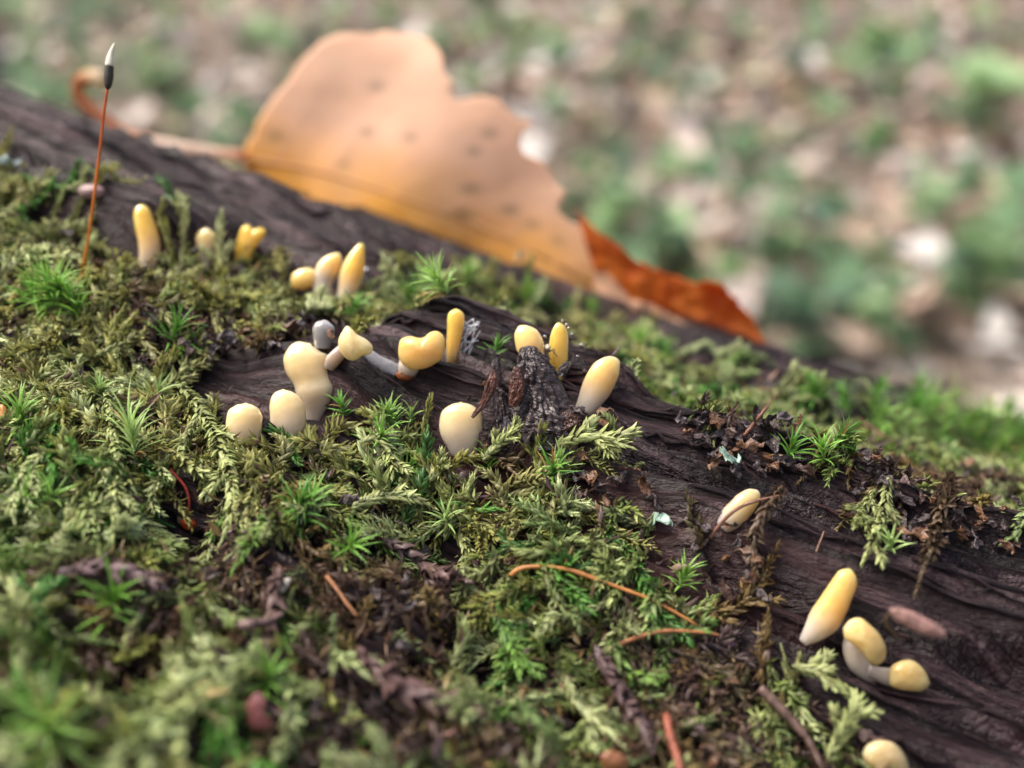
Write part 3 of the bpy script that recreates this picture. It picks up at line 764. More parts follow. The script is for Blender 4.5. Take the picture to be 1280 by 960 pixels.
def capped(outline, ref, thick, head, label, stalk=None, stalk_col=PALE, tilt=0.0, dd=-0.6, sref=None):
    P, d = hit(*ref)
    t = thing("jelly_fungus", P, label, "fungus", G1)
    V, f = pillow(outline, d + dd, thick, seed=len(ORG), tilt=tilt)
    mk("head", V, f, M['jelly'], t, col=np.tile(head, (len(V), 1)))
    if stalk: jelly_club("stalk", stalk, sref or ref, stalk_col, stalk_col * 0.8, parent=t, seed=len(ORG))
capped([(430, 410), (434, 407), (440, 411), (447, 418), (458, 424), (466, 433), (463, 442), (453, 445), (443, 451), (432, 448), (424, 437), (423, 424)], (414, 458), 1.3, CREAM,
       "pear-shaped cream jelly cap on a slanting grey stalk", [(410, 461, 7), (415, 452, 9), (422, 444, 9), (430, 436, 8)], np.array((0.36, 0.27, 0.21)), dd=-1.2)
capped([(498, 433), (501, 424), (512, 420), (523, 422), (530, 421), (538, 415), (547, 414), (555, 421), (556, 436), (553, 448), (542, 456), (530, 461), (515, 462), (503, 455), (498, 445)], (512, 466), 1.5, GOLD * 0.55 + CREAM * 0.45,
       "heart-shaped yellow jelly cap with two lobes on bare wood", [(509, 470, 10), (510, 463, 13), (513, 454, 14), (518, 445, 12)], PALE, dd=-0.9)
capped([(292, 326), (294, 310), (298, 293), (303, 283), (310, 281), (316, 286), (325, 284), (332, 288), (329, 298), (319, 311), (313, 325), (302, 334)], (303, 332), 1.1, GOLD,
       "notched golden jelly fan in the crest moss", [(298, 350, 7), (300, 340, 9), (302, 328, 10)], PALE, dd=-0.2)
capped([(1054, 785), (1062, 775), (1075, 772), (1088, 781), (1100, 793), (1108, 810), (1105, 825), (1095, 832), (1085, 827), (1077, 816), (1067, 806), (1056, 798)], (1075, 840), 1.3, GOLD * 0.4 + CREAM * 0.6,
       "folded yellow jelly cap drooping below the finger-shaped club", [(1098, 850, 8), (1084, 840, 11), (1071, 827, 13), (1066, 808, 13), (1070, 793, 11)], PALE * 0.9, dd=-1.3)
capped([(1111, 846), (1114, 833), (1126, 826), (1140, 825), (1152, 833), (1160, 845), (1162, 856), (1153, 864), (1138, 864), (1124, 862), (1113, 857)], (1120, 862), 1.1, GOLD * 0.4 + CREAM * 0.6,
       "little yellow jelly cushion lying beside the folded cap", [(1085, 838, 7), (1097, 842, 9), (1110, 846, 11), (1122, 848, 11)], PALE * 0.9, dd=-0.6)
capped([(1078, 941), (1085, 930), (1100, 925), (1116, 928), (1127, 938), (1135, 953), (1137, 972), (1118, 982), (1100, 976), (1090, 960), (1081, 952)], (1105, 965), 1.2, CREAM * 0.75,
       "dull yellow jelly cap low on the log, lowest of all the fungi", [(1120, 985, 10), (1116, 970, 13), (1110, 955, 13)], PALE * 0.8, dd=-0.7)

# ------------------------------------------------------------------ thin moss capsules on stalks
P0, d0 = hit(100, 356)
t = thing("moss_sporophyte", P0, "tall thin red moss stalk with a pointed dark capsule rising above the crest", "moss stalk")
sx = spline([(99, 362), (103, 340), (110, 300), (117, 250), (124, 195), (129, 150), (134, 112)], 40); dd = np.linspace(d0 + 0.2, FOCUS + 3, 40)
V, f = tube([at(x, y, q) for (x, y), q in zip(sx, dd)], np.linspace(0.10, 0.075, 40), 7)
zc = np.linspace(0, 1, len(V))[:, None]
mk("stalk", V, f, M['fibre'], t, col=np.array((0.66, 0.24, 0.03)) * (1 - zc) + np.array((0.60, 0.10, 0.02)) * zc)
cx = spline([(134.5, 112), (135.3, 104), (136, 95), (136.5, 86), (137, 81)], 14); w = np.interp(np.linspace(0, 1, 14), [0, .15, .45, .8, 1], [1.6, 4.5, 6.0, 5.6, 5.0]) * (FOCUS + 3) / FP
V, f = tube([at(x, y, FOCUS + 3) for x, y in cx], w, 14)
cp = mk("capsule", V, f, M['fibre'], t, col=np.tile((0.035, 0.032, 0.022), (len(V), 1)))
cx = spline([(136.8, 83), (137.3, 76), (138.5, 68), (141, 60), (143, 54)], 14); w = np.interp(np.linspace(0, 1, 14), [0, .3, .7, 1], [5.4, 4.6, 2.6, 0.8]) * (FOCUS + 3) / FP
V, f = tube([at(x, y, FOCUS + 3) for x, y in cx], w, 14)
mk("beak", V, f, M['fibre'], cp, col=np.tile((0.75, 0.72, 0.56), (len(V), 1)))

P0, d0 = hit(222, 606)
t = thing("moss_sporophyte", P0, "short red moss stalk with a round red knob hanging in a dark gap", "moss stalk")
sx = spline([(212, 586), (222, 597), (231, 608), (236, 622), (236, 636), (234, 648)], 20)
V, f = tube([at(x, y, q) for (x, y), q in zip(sx, np.linspace(d0 - .6, d0 - 1.2, 20))], 0.085, 7)
mk("stalk", V, f, M['fibre'], t, col=np.tile((0.22, 0.02, 0.01), (len(V), 1)))
V, f = pillow([(225, 652), (232, 646), (240, 648), (246, 655), (243, 661), (236, 664), (229, 660)], d0 - 1.2, 0.8, 3, 6, 24, amp=.2)
mk("knob", V, f, M['fibre'], t, col=np.tile((0.30, 0.045, 0.012), (len(V), 1)))

# ------------------------------------------------------------------ bark stub, splinter, crumbs
def lump(spine, ref, col, name, parent=None, rough=0.35, thick=0.7, seed=0, nring=80, k=64, dd=0.0):
    d0 = hit(*ref)[1] + dd; sp = spline(spine, nring); t = np.linspace(0, 1, nring)
    c = np.array([at(a[0], a[1], d0) for a in sp]); w = np.maximum(sp[:, 2], .8) * d0 / FP
    T = unit(np.gradient(c, axis=0)); s = unit(np.cross(T, Fv)); f_ = unit(np.cross(s, T)); th = np.linspace(0, 2 * np.pi, k, endpoint=False)
    X = np.cos(th)[None]; Y = np.sin(th)[None]; tt = t[:, None]
    lu = 1 + 0.22 * fbm(X * 6 + seed, Y * 6 + tt * 22, seed + 7, 4) + rough * (fbm(X * 2.2 + seed, Y * 2.2 + tt * 5, seed, 4) + 0.6 * np.abs(fbm(X * 4 + seed, Y * 4 + tt * 3, seed + 3, 3)))
    V = c[:, None] + (w[:, None] * lu)[..., None] * (X[..., None] * s[:, None] + thick * Y[..., None] * f_[:, None])
    V = np.concatenate([c[:1], V.reshape(-1, 3), c[-1:]])
    fa = [tuple(x) for x in (grid_faces(nring, k, True) + 1)] + [(0, 1 + (j + 1) % k, 1 + j) for j in range(k)]
    q = 1 + (nring - 1) * k; fa += [(q + j, q + (j + 1) % k, len(V) - 1) for j in range(k)]
    cv = np.asarray(col) * (0.6 + 0.8 * rng.random((len(V), 1)))
    return mk(name, V, fa, M['bark'], parent, org=c[0], col=cv, smooth=False)
DK = (0.032, 0.022, 0.022); RD = (0.075, 0.024, 0.014)
P0, d0 = hit(670, 540)
t = thing("bark_stub", P0, "ragged dark bark stub standing up from the log among the fungi", "bark")
lump([(676, 560, 44), (676, 540, 42), (674, 518, 34), (672, 496, 29), (667, 474, 25), (664, 456, 19), (662, 443, 14), (662, 435, 9), (662, 432, 3)], (672, 530), DK, "stub", t, rough=0.45, seed=5)
lump([(640, 508, 4), (644, 496, 8), (647, 480, 9), (646, 466, 6), (645, 458, 2)], (672, 530), RD, "red_flake", t, seed=9, dd=-0.9)
lump([(700, 470, 5), (706, 460, 5), (712, 455, 4), (714, 452, 1)], (672, 530), DK, "side_spur", t, seed=11)
lump([(690, 545, 14), (706, 535, 18), (725, 528, 15), (735, 524, 5)], (700, 540), (0.06, 0.03, 0.022), "crumb_heap", t, seed=12, dd=-0.3)
P0, d0 = hit(628, 545)
t = thing("bark_splinter", P0, "thin upright reddish-brown bark splinter beside the bark stub", "splinter")
lump([(634, 552, 11), (629, 530, 10), (625, 505, 9), (621, 480, 7), (620, 460, 5), (621, 446, 2)], (628, 545), DK, "blade", t, rough=0.6, seed=15)
lump([(632, 520, 2), (636, 535, 6), (642, 548, 6), (648, 556, 2)], (628, 545), (0.07, 0.065, 0.075), "grey_sliver", t, rough=0.4, seed=16, dd=-0.4)
lump([(590, 522, 1.5), (598, 512, 3), (606, 500, 4), (613, 485, 6), (616, 470, 4), (618, 462, 1)], (620, 540), RD, "red_sliver", t, rough=0.6, seed=17, dd=-0.4)

def flake_mesh(seed, col):
    r = np.random.default_rng(seed); n, m = 6, 4
    x, y = np.meshgrid(np.linspace(-1, 1, n), np.linspace(-1, 1, m), indexing='ij')
    wv = (1 - 0.5 * np.abs(x) ** 2) * (0.75 + 0.5 * r.random((n, 1)))
    P = np.stack([x * 1.0 + 0.12 * r.standard_normal((n, m)), y * 0.42 * wv + 0.06 * r.standard_normal((n, m)), 0.22 * r.standard_normal((n, m)) + 0.35 * r.standard_normal() * y * y + 0.3 * r.standard_normal() * x * x], -1).reshape(-1, 3)
    Q = P.copy(); Q[:, 2] -= 0.12
    V = np.concatenate([P, Q]); g = grid_faces(n, m); nn = n * m
    f = [tuple(a) for a in g] + [tuple(a[::-1] + nn) for a in g]
    bd = [i * m for i in range(n)] + [(n - 1) * m + j for j in range(1, m)] + [i * m + m - 1 for i in range(n - 2, -1, -1)] + [j for j in range(m - 2, 0, -1)]
    f += [(bd[i], bd[(i + 1) % len(bd)], bd[(i + 1) % len(bd)] + nn, bd[i] + nn) for i in range(len(bd))]
    c = np.asarray(col) * (0.7 + 0.6 * r.random((len(V), 1)))
    return mesh_of("bark_flake", V, f, M['bark'], col=c, smooth=False)
FC = [(0.075, 0.045, 0.038), (0.05, 0.036, 0.038), (0.11, 0.055, 0.03), (0.085, 0.07, 0.07), (0.14, 0.07, 0.035), (0.04, 0.028, 0.026)]
flakes = [flake_mesh(60 + i, FC[i % 6]) for i in range(12)]
fl_l = "crumpled brown bark crumb caught in the moss"
def put_flake(x, y, L, me=None, lift=0.8, label=fl_l, group="bark crumbs in the moss", name="bark_flake", cat="bark"):
    P, d = hit(x, y, lift); u, v, _ = to_uv(P)
    fi = int(rng.integers(12))
    if label == fl_l: label = "crumpled " + ('dull brown', 'dark purplish', 'rusty brown', 'grey', 'orange-brown', 'blackish')[fi % 6] + (' bark crumb in the fringe debris above bare wood' if x > 840 and y < 700 else ' bark crumb caught in the moss')
    o = bpy.data.objects.new(name, me or flakes[fi])
    o.location = tuple(P * S); o.scale = (L, L * rng.uniform(.7, 1.3), L)
    nn = unit(radial(np.array(v)) + 0.55 * rng.standard_normal(3))
    q = Vector(nn).to_track_quat('Z', 'Y'); q = q @ Vector((0, 0, 1)).to_track_quat('Z', 'Y')
    o.rotation_euler = q.to_euler(); o.rotation_euler.rotate_axis('Z', rng.uniform(0, 6.28))
    sc.collection.objects.link(o); tag(o, label, cat, group); return o
for poly, n in zip(BROWN, (20, 20, 60, 80, 14, 14, 8, 8, 16, 16, 8, 4)):
    p = np.array(poly); k = 0
    while k < n:
        x = rng.uniform(p[:, 0].min(), p[:, 0].max()); y = rng.uniform(p[:, 1].min(), p[:, 1].max())
        if not inpoly(np.array([x]), np.array([y]), poly)[0] or y > 955 or x > 1278: continue
        put_flake(x, y, rng.uniform(0.35, 0.95) * 0.78, lift=rng.uniform(0.4, 1.5)); k += 1
for k in range(30):
    x = rng.uniform(5, 1270); y = rng.uniform(260, 955)
    if inpoly(np.array([x]), np.array([y]), MOSS)[0]: put_flake(x, y, rng.uniform(0.3, 0.7), lift=rng.uniform(0.5, 1.6))
# single odd pieces
def chip(outline, ref, thick, col, label, name="chip", cat="chip", lift=1.0, mat='bark', dd=None):
    P, d = hit(*ref, lift); dep = d if dd is None else d + dd
    V, f = pillow(outline, dep, thick, len(ORG), 6, 28, amp=.12)
    o = mk(name, V, f, M[mat], col=np.tile(col, (len(V), 1))); return tag(o, label, cat)
put_flake(*(914, 574), 0.8, me=flake_mesh(275, (0.32, 0.47, 0.38)), lift=1.3, label="pale blue-green lichen flake lying among brown crumbs", group=None, name="lichen_flake", cat="lichen")
put_flake(*(826, 643), 0.6, me=flake_mesh(276, (0.28, 0.42, 0.33)), lift=1.3, label="roundish blue-green lichen flake at the edge of the moss bank", group=None, name="lichen_flake", cat="lichen")
chip([(306, 882), (316, 868), (326, 866), (334, 876), (332, 892), (344, 905), (338, 914), (322, 916), (310, 906)], (325, 892), 0.6, (0.15, 0.05, 0.048), "dull red bud scale in the shadowy moss", "bud_scale", "scale", 1.8)
chip([(343, 735), (348, 726), (358, 722), (364, 724), (360, 734), (352, 742), (345, 741)], (352, 733), 0.5, (0.62, 0.55, 0.44), "small white crumb beside a forked brown twig", "white_crumb", "crumb", 1.6)
chip([(-6, 512), (2, 505), (9, 512), (11, 524), (6, 533), (-5, 532)], (3, 520), 0.6, (0.42, 0.16, 0.02), "small orange bud at the edge of the moss", "orange_bud", "bud", 1.5)
chip([(750, 944), (758, 938), (772, 940), (784, 948), (782, 962), (764, 966), (752, 958)], (766, 952), 0.7, (0.22, 0.09, 0.04), "rounded orange-brown bud low in the moss", "orange_bud", "bud", 1.5)
P0, d0 = hit(1142, 800)
t = thing("bud_scale", P0, "blurred pinkish-brown bud scale on a short stalk jutting out over the lower bare wood", "scale")
V, f = pillow([(1112, 760), (1128, 760), (1148, 768), (1170, 780), (1184, 792), (1178, 798), (1160, 796), (1138, 786), (1118, 774)], d0 - 6, 0.5, 3, 6, 28, amp=.12)
mk("scale", V, f, M['bark'], t, col=np.tile((0.30, 0.17, 0.14), (len(V), 1)))
V, f = tube(spline([P0 + Fv * 0.4, at(1120, 792, d0 - 2), at(1108, 775, d0 - 4.5), at(1118, 764, d0 - 6), at(1132, 768, d0 - 6)], 20), np.linspace(0.14, 0.1, 20), 6)
mk("stalk", V, f, M['fibre'], t, col=np.tile((0.10, 0.06, 0.05), (len(V), 1)))
chip([(96, 236), (106, 230), (120, 231), (131, 237), (126, 247), (112, 249), (100, 245)], (113, 240), 0.9, (0.24, 0.15, 0.14), "pale pink crumb on the dark wood behind the crest moss", "pink_crumb", "crumb", 0.5)
put_flake(*(12, 200), 1.0, me=flake_mesh(283, (0.45, 0.52, 0.50)), lift=1.3, label="pale grey-blue lichen flake on the far crest moss", group=None, name="lichen_flake", cat="lichen")
put_flake(*(650, 322), 0.9, me=flake_mesh(284, (0.22, 0.24, 0.18)), lift=1.3, label="grey-green lichen spot on the dark ridge below the tan leaf", group=None, name="lichen_flake", cat="lichen")

# needles, dry stalks and twigs
def strand(name, pts, r, col, label, cat, lift=1.0, refs=None, k=6, group=None, taper=0.5, dd=0.0, n=28):
    sp = spline(pts, n); a = hit(*pts[0][:2], lift)[1]; b = hit(*pts[-1][:2], lift)[1]
    ds = np.linspace(a, b, n) + dd - 0.0
    mid = np.array([hit(x, y, lift)[1] for x, y in sp[::3, :2]]); ds = np.minimum(ds, np.interp(np.arange(n), np.arange(0, n, 3), mid) + dd)
    P = [at(x, y, q) for (x, y), q in zip(sp[:, :2], ds)]
    V, f = tube(P, np.linspace(r, r * taper, n) * (1 + 0.12 * rng.standard_normal(n)), k)
    o = mk(name, V, f, M['fibre'], col=np.asarray(col) * (0.8 + 0.4 * rng.random((len(V), 1)))); return tag(o, label, cat, group)
strand("dry_stalk", [(636, 722), (648, 712), (670, 708), (705, 711), (740, 722), (775, 735), (810, 748), (845, 766), (872, 782)], 0.15, (0.40, 0.17, 0.05), "long orange-brown dry stalk arching over the moss bank", "stalk", 1.7)
strand("dry_stalk", [(772, 806), (800, 796), (830, 789), (870, 790), (900, 794)], 0.13, (0.34, 0.14, 0.06), "short rusty dry stalk below the arching orange one", "stalk", 1.6)
strand("pine_needle", [(833, 895), (838, 920), (846, 945), (853, 975)], 0.2, (0.24, 0.075, 0.045), "reddish-brown needle pointing down through the shadowy moss", "needle", 1.8, taper=.9)
strand("dry_stalk", [(408, 720), (420, 735), (432, 752), (446, 770)], 0.12, (0.26, 0.11, 0.04), "thin brown stalk sunk in the moss bank", "stalk", 1.6)
strand("dry_stalk", [(888, 672), (905, 650), (925, 634), (950, 625), (978, 619)], 0.12, (0.20, 0.10, 0.07), "dry brown stalk laid across a small yellow jelly capsule", "stalk", 1.6)
strand("dry_stalk", [(1020, 690), (1023, 682), (1027, 672), (1030, 664)], 0.045, (0.32, 0.20, 0.14), "hair-thin stalk standing on the bare wood ledge", "stalk", 0.6)
strand("dry_stalk", [(950, 860), (980, 890), (1010, 925), (1030, 965)], 0.28, (0.12, 0.075, 0.06), "thick brown stem slanting down the lower moss edge", "stem", 1.8)
def dead_stem(pts, w, col, label, lift=1.6):
    sp = spline(pts, 16); P = np.array([hit(x, y, lift)[0] for x, y in sp]); P = np.stack([np.convolve(np.pad(P[:, k], 2, mode='edge'), np.ones(5) / 5, 'valid') for k in range(3)], -1)
    u, v, _ = to_uv(P[8]); g = feather(P, radial(np.array(v)), np.asarray(col), np.asarray(col) * 1.3, w * 2.2, w * 0.55, 0.07, 0.5, False, 0.9, len(ORG))
    tag(mk("dead_moss_stem", g[0], g[1], M['moss'], org=P[0], col=g[2]), label, "dead stem")
dead_stem([(352, 700), (346, 730), (340, 765), (335, 800), (322, 840)], 0.42, (0.15, 0.095, 0.085), "purplish-brown upright twig in the moss bank", 2.0)
strand("twig", [(300, 782), (318, 780), (338, 776), (352, 768)], 0.3, (0.15, 0.095, 0.085), "short side twig lying against the purplish upright twig", "twig", 2.2)
dead_stem([(440, 800), (475, 845), (520, 870), (570, 880), (605, 892)], 0.55, (0.14, 0.085, 0.08), "thick purplish-brown dead stem across the shadowy moss", 2.0)
dead_stem([(738, 795), (755, 830), (775, 865), (800, 905), (815, 940)], 0.5, (0.10, 0.065, 0.065), "dark dead stem leaning down between mossy clumps", 1.6)
dead_stem([(470, 668), (505, 690), (540, 715), (590, 728)], 0.45, (0.11, 0.07, 0.065), "dark brown dead stem beside the start of the arching stalk", 1.8)
dead_stem([(60, 720), (110, 712), (160, 715), (205, 735)], 0.5, (0.13, 0.085, 0.09), "purplish dead stem lying level in a gap of the moss", 1.6)
strand("twig", [(930, 545), (950, 520), (965, 500), (975, 488)], 0.13, (0.16, 0.07, 0.045), "reddish twig pointing up out of the brown crumbs", "twig", 1.2)
strand("twig", [(1075, 525), (1105, 545), (1135, 560), (1150, 562)], 0.12, (0.17, 0.08, 0.06), "reddish twig lying among the fringe moss tufts", "twig", 1.4)

# silk, slime, droplets, midge
P0, d0 = hit(590, 440)
t = thing("silk_tuft", P0, "wispy grey-white silk threads beside the slim golden club", "silk")
for k in range(16):
    a = np.array((575 + rng.uniform(-2, 12), rng.uniform(405, 458))); b = np.array((rng.uniform(588, 604), rng.uniform(398, 436))); mid = (a + b) / 2 + rng.normal(0, 6, 2)
    V, f = tube([at(*q, d0 - 0.3 + 0.3 * rng.random()) for q in spline([a, mid, b], 8)], 0.022, 4); mk("thread", V, f, M['silk'], t)
P0, d0 = hit(480, 456)
V, f = pillow([(450, 440), (463, 437), (478, 446), (496, 454), (505, 463), (497, 470), (478, 463), (462, 452)], d0 - 0.25, 0.3, 4, 8, 40, amp=.15)
tag(mk("slime_film", V, f, M['slime']), "shiny whitish slime film between the pear-shaped and heart-shaped caps", "slime")
V, f = pillow([(494, 468), (500, 462), (512, 464), (518, 470), (512, 476), (500, 475)], hit(506, 470)[1] - 0.2, 0.7, 5, 6, 24)
tag(mk("resin_bead", V, f, M['jelly'], col=np.tile((0.26, 0.09, 0.03), (len(V), 1))), "reddish-brown jelly bead at the foot of the heart-shaped cap", "bead")
def ball(c, r, nr=8, k=12):
    th = np.linspace(0, np.pi, nr)[1:-1]; ph = np.linspace(0, 2 * np.pi, k, endpoint=False)
    V = np.stack([np.sin(th)[:, None] * np.cos(ph), np.sin(th)[:, None] * np.sin(ph), np.cos(th)[:, None] * np.ones(k)], -1).reshape(-1, 3)
    V = np.concatenate([[(0, 0, 1)], V, [(0, 0, -1)]]) * np.asarray(r) + c
    f = [tuple(x[::-1]) for x in (grid_faces(nr - 2, k, True) + 1)] + [(0, 1 + j, 1 + (j + 1) % k) for j in range(k)]
    q = 1 + (nr - 3) * k; f += [(q + (j + 1) % k, q + j, len(V) - 1) for j in range(k)]
    return V, [tuple(reversed(x)) for x in f]
d697 = hit(697, 480)[1]
for x, y, r, d in [(681, 421, .12, d697 + .6), (708, 406, .10, d697), (703, 401, .08, d697), (711, 410, .09, d697), (727, 432, .14, None), (722, 446, .1, None), (606, 548, .08, None), (458, 338, .2, None), (715, 418, .1, None), (770, 872, .16, None), (745, 872, .16, None), (697, 842, .16, None)]:
    p = at(x, y, d - 0.45) if d else hit(x, y, 1.0)[0]
    V, f = ball(p, r); tag(mk("water_droplet", V, f, M['water']), "tiny clear water droplet clinging among moss and fungi", "droplet", "water droplets")
dm = d697 - 0.75
c0 = at(684, 434, dm)
t = thing("midge", c0, "tiny pale midge clinging between the two clubs behind the bark stub", "insect")
V, f = ball(c0, (0.20, 0.26, 0.17), 10, 14); mk("thorax", V, f, M['bark'], t, col=np.tile((0.42, 0.40, 0.30), (len(V), 1)))
V, f = tube([at(683, 437, dm), at(678, 437, dm), at(671, 433, dm), at(667, 428, dm)], [.11, .13, .10, .03], 8); mk("abdomen", V, f, M['bark'], t, col=np.tile((0.12, 0.10, 0.09), (len(V), 1)))
V, f = ball(at(686, 438.5, dm), (0.09, 0.09, 0.09)); mk("head", V, f, M['bark'], t, col=np.tile((0.15, 0.12, 0.09), (len(V), 1)))
for L_ in ([(686, 439), (692, 436), (694, 442), (697, 446)], [(687, 438), (691, 439), (693, 443)], [(684, 440), (686, 445), (688, 450)], [(679, 438), (676, 441), (677, 444)], [(676, 437), (673, 432), (669, 427)], [(681, 439), (678, 441), (673, 436)]):
    V, f = tube([at(x, y, dm - 0.1) for x, y in spline(L_, 9)], 0.028, 5); mk("leg", V, f, M['bark'], t, col=np.tile((0.06, 0.045, 0.05), (len(V), 1)))

# ------------------------------------------------------------------ big dry leaves propped behind the ridge
QL = at(540, 300, 106.0)
LV = unit(0.97 * ZUP + 0.26 * np.cross(ZUP, AX) * np.sign(np.cross(ZUP, AX)[1]))
LN = unit(np.cross(AX, LV)); LN *= -np.sign(LN[1])               # towards the camera
def on_leaf(x, y, Q=QL, Nn=LN):
    d = ray(x, y); return Cm + d * (((Q - Cm) @ Nn) / (d @ Nn))

def leaf_blade(outline, Q, Nn, cen, bend, thick, colf, jag=2.0, nr=16, k=220, seed=0):
    o = np.asarray(outline, float); oc = np.vstack([o, o[:1]])
    seg = np.linalg.norm(np.diff(oc, axis=0), axis=1); cu = np.concatenate([[0], np.cumsum(seg)])
    s = np.linspace(0, cu[-1], k, endpoint=False)
    O = np.stack([np.interp(s, cu, oc[:, 0]), np.interp(s, cu, oc[:, 1])], -1)
    O = O + jag * np.stack([fbm(s * 0.12, s * 0, seed, 3), fbm(s * 0.12, s * 0 + 9, seed + 1, 3)], -1) * 1.5
    cen = np.asarray(cen, float); P = []; PX = []
    for r_ in np.linspace(0, 1, nr + 1)[1:]:
        p = cen + (O - cen) * r_; PX.append(p)
        P.append(np.array([on_leaf(a, b, Q, Nn) for a, b in p]))
    PX = np.vstack([cen[None]] + PX); P = np.vstack([on_leaf(*cen, Q, Nn)[None]] + P)
    P = P + Nn * bend(PX[:, 0], PX[:, 1])[:, None]
    n = len(P); V = np.vstack([P, P - Nn * thick])
    g = grid_faces(nr, k, True) + 1
    f = [tuple(x) for x in g] + [(0, 1 + (j + 1) % k, 1 + j) for j in range(k)]
    f2 = [tuple(i + n for i in reversed(x)) for x in f]
    e = 1 + (nr - 1) * k
    f3 = [(e + j, e + (j + 1) % k, e + (j + 1) % k + n, e + j + n) for j in range(k)]
    c = colf(PX[:, 0], PX[:, 1]); return V, f + f2 + f3, np.vstack([c, c]), P
OUT1 = [(306, 190), (318, 160), (340, 125), (360, 95), (378, 68), (400, 46), (425, 39), (455, 41), (475, 37), (495, 36), (515, 42), (535, 50), (549, 66), (556, 90), (570, 103), (574, 128), (600, 119), (628, 128),
        (645, 146), (668, 154), (652, 172), (655, 190), (678, 202), (690, 225), (708, 240), (697, 264), (724, 284), (748, 310), (752, 340), (775, 372), (790, 400), (700, 395), (640, 375), (560, 345), (480, 318), (400, 285), (340, 255), (304, 225)]
def bend1(x, y):
    return 1.6 * np.sin((x - 300) / 480 * 3.0) - 0.00005 * (y - 250) ** 2 + 0.5 * np.sin(x * 0.021 + y * 0.013) + 0.25 * fbm(x * 0.012, y * 0.012, 3, 2)
def col1(x, y):
    lo = (y - (205 + (x - 305) * 0.37)) / 110.0
    k = np.clip(1.0 + lo + 0.35 * fbm(x * 0.012, y * 0.02, 8, 3), 0, 1)[:, None] ** 1.3
    c = np.array((0.82, 0.56, 0.39)) * (1 - k) + np.array((0.85, 0.47, 0.10)) * k
    sp = np.zeros_like(x)
    for (a, b, r) in [(595, 236, 9), (470, 108, 8), (462, 165, 7), (520, 172, 6), (640, 262, 8), (585, 268, 9), (600, 190, 6), (668, 280, 6), (345, 170, 8), (618, 168, 7), (575, 112, 8), (432, 205, 5), (700, 300, 5)]:
        sp = np.maximum(sp, np.exp(-((x - a) ** 2 * 0.5 + (y - b) ** 2 * 1.4) / r ** 2))
    return c * (1 - 0.45 * sp[:, None]) 
V, f, c, P = leaf_blade(OUT1, QL, LN, (520, 235), bend1, 0.25, col1, jag=2.2, nr=40, k=300)
lf1 = thing("dry_leaf", on_leaf(306, 200), "large tan and yellow dead leaf standing on edge behind the log ridge", "leaf")
bl1 = mk("blade", V, f, M['leaf'], lf1, col=c)
def vein(pts, r0, r1, name="vein", parent=bl1, col=(0.50, 0.24, 0.09), off=0.05):
    q = spline(pts, 24); Pn = np.array([on_leaf(a, b) + LN * (float(bend1(np.array([a]), np.array([b]))[0]) + off) for a, b in q])
    V, f = tube(Pn, np.linspace(r0, r1, 24), 6); mk(name, V, f, M['leaf'], parent, col=np.tile(col, (len(V), 1)))
vein([(300, 197), (400, 215), (520, 250), (640, 300), (745, 352)], 0.26, 0.1, "midrib", col=(0.66, 0.36, 0.15), off=-0.08)
for pts in ([(345, 204), (380, 150), (430, 80), (455, 48)], [(410, 217), (460, 170), (520, 100), (545, 72)], [(480, 237), (540, 195), (610, 150), (652, 152)], [(560, 266), (610, 240), (660, 215), (685, 225)], [(630, 295), (670, 282), (705, 275), (720, 290)]):
    vein(pts, 0.16, 0.06, off=-0.1, col=(0.80, 0.52, 0.33))
pet = [(312, 196), (285, 192), (255, 188), (225, 183), (195, 178), (168, 170), (145, 156), (124, 140), (108, 124), (104, 110), (111, 100), (124, 97), (136, 100)]
q = spline(pet, 60); wp = np.interp(np.linspace(0, 1, 60), [0, .4, .8, 1], [7, 8, 8.5, 10])
Pn = np.array([on_leaf(a, b) + LN * 1.0 for a, b in q]); dq = (Pn - Cm) @ Fv
V, f = tube(Pn, wp * dq / FP, 10)
tt = np.concatenate([[0], np.repeat(np.linspace(0, 1, 60), 10), [1]])
cc = np.stack([np.interp(tt, [0, .12, .3, .38, .5, .8, .92, 1], ch) for ch in ([.48, .55, .62, .45, .30, .36, .55, .66], [.22, .42, .50, .20, .10, .13, .40, .60], [.12, .33, .42, .09, .04, .04, .24, .42])], -1)
mk("petiole", V, f, M['leaf'], lf1, col=np.minimum(cc * 1.3, 0.85))

Q2 = at(850, 400, 100.0)
OUT2 = [(728, 262), (742, 278), (770, 300), (800, 322), (830, 336), (850, 345), (868, 352), (890, 346), (908, 356), (928, 380), (944, 402), (957, 425), (965, 452), (935, 460), (880, 450), (820, 425), (775, 395), (752, 350), (740, 310)]
def bend2(x, y): return 1.5 * np.sin((x - 730) / 75.0) + 0.02 * (400 - y) + 0.8 * fbm(x * 0.03, y * 0.03, 33, 3)
def col2(x, y):
    k = np.clip(0.5 + 0.9 * fbm(x * 0.03, y * 0.03, 44, 3), 0, 1)[:, None]
    return np.array((0.62, 0.13, 0.02)) * (1 - k) + np.array((0.75, 0.24, 0.04)) * k
V, f, c, P = leaf_blade(OUT2, Q2, LN, (850, 390), bend2, 0.25, col2, jag=2.5, nr=24, k=160, seed=4)
lf2 = thing("dry_leaf", on_leaf(850, 440, Q2), "curled rusty orange dead leaf beside the large tan leaf", "leaf")
bl2 = mk("blade", V, f, M['leaf'], lf2, col=c)
OUT3 = [(745, 318), (756, 340), (772, 358), (800, 372), (828, 380), (850, 392), (875, 408), (905, 430), (915, 446), (880, 446), (835, 428), (795, 408), (765, 390), (748, 360)]
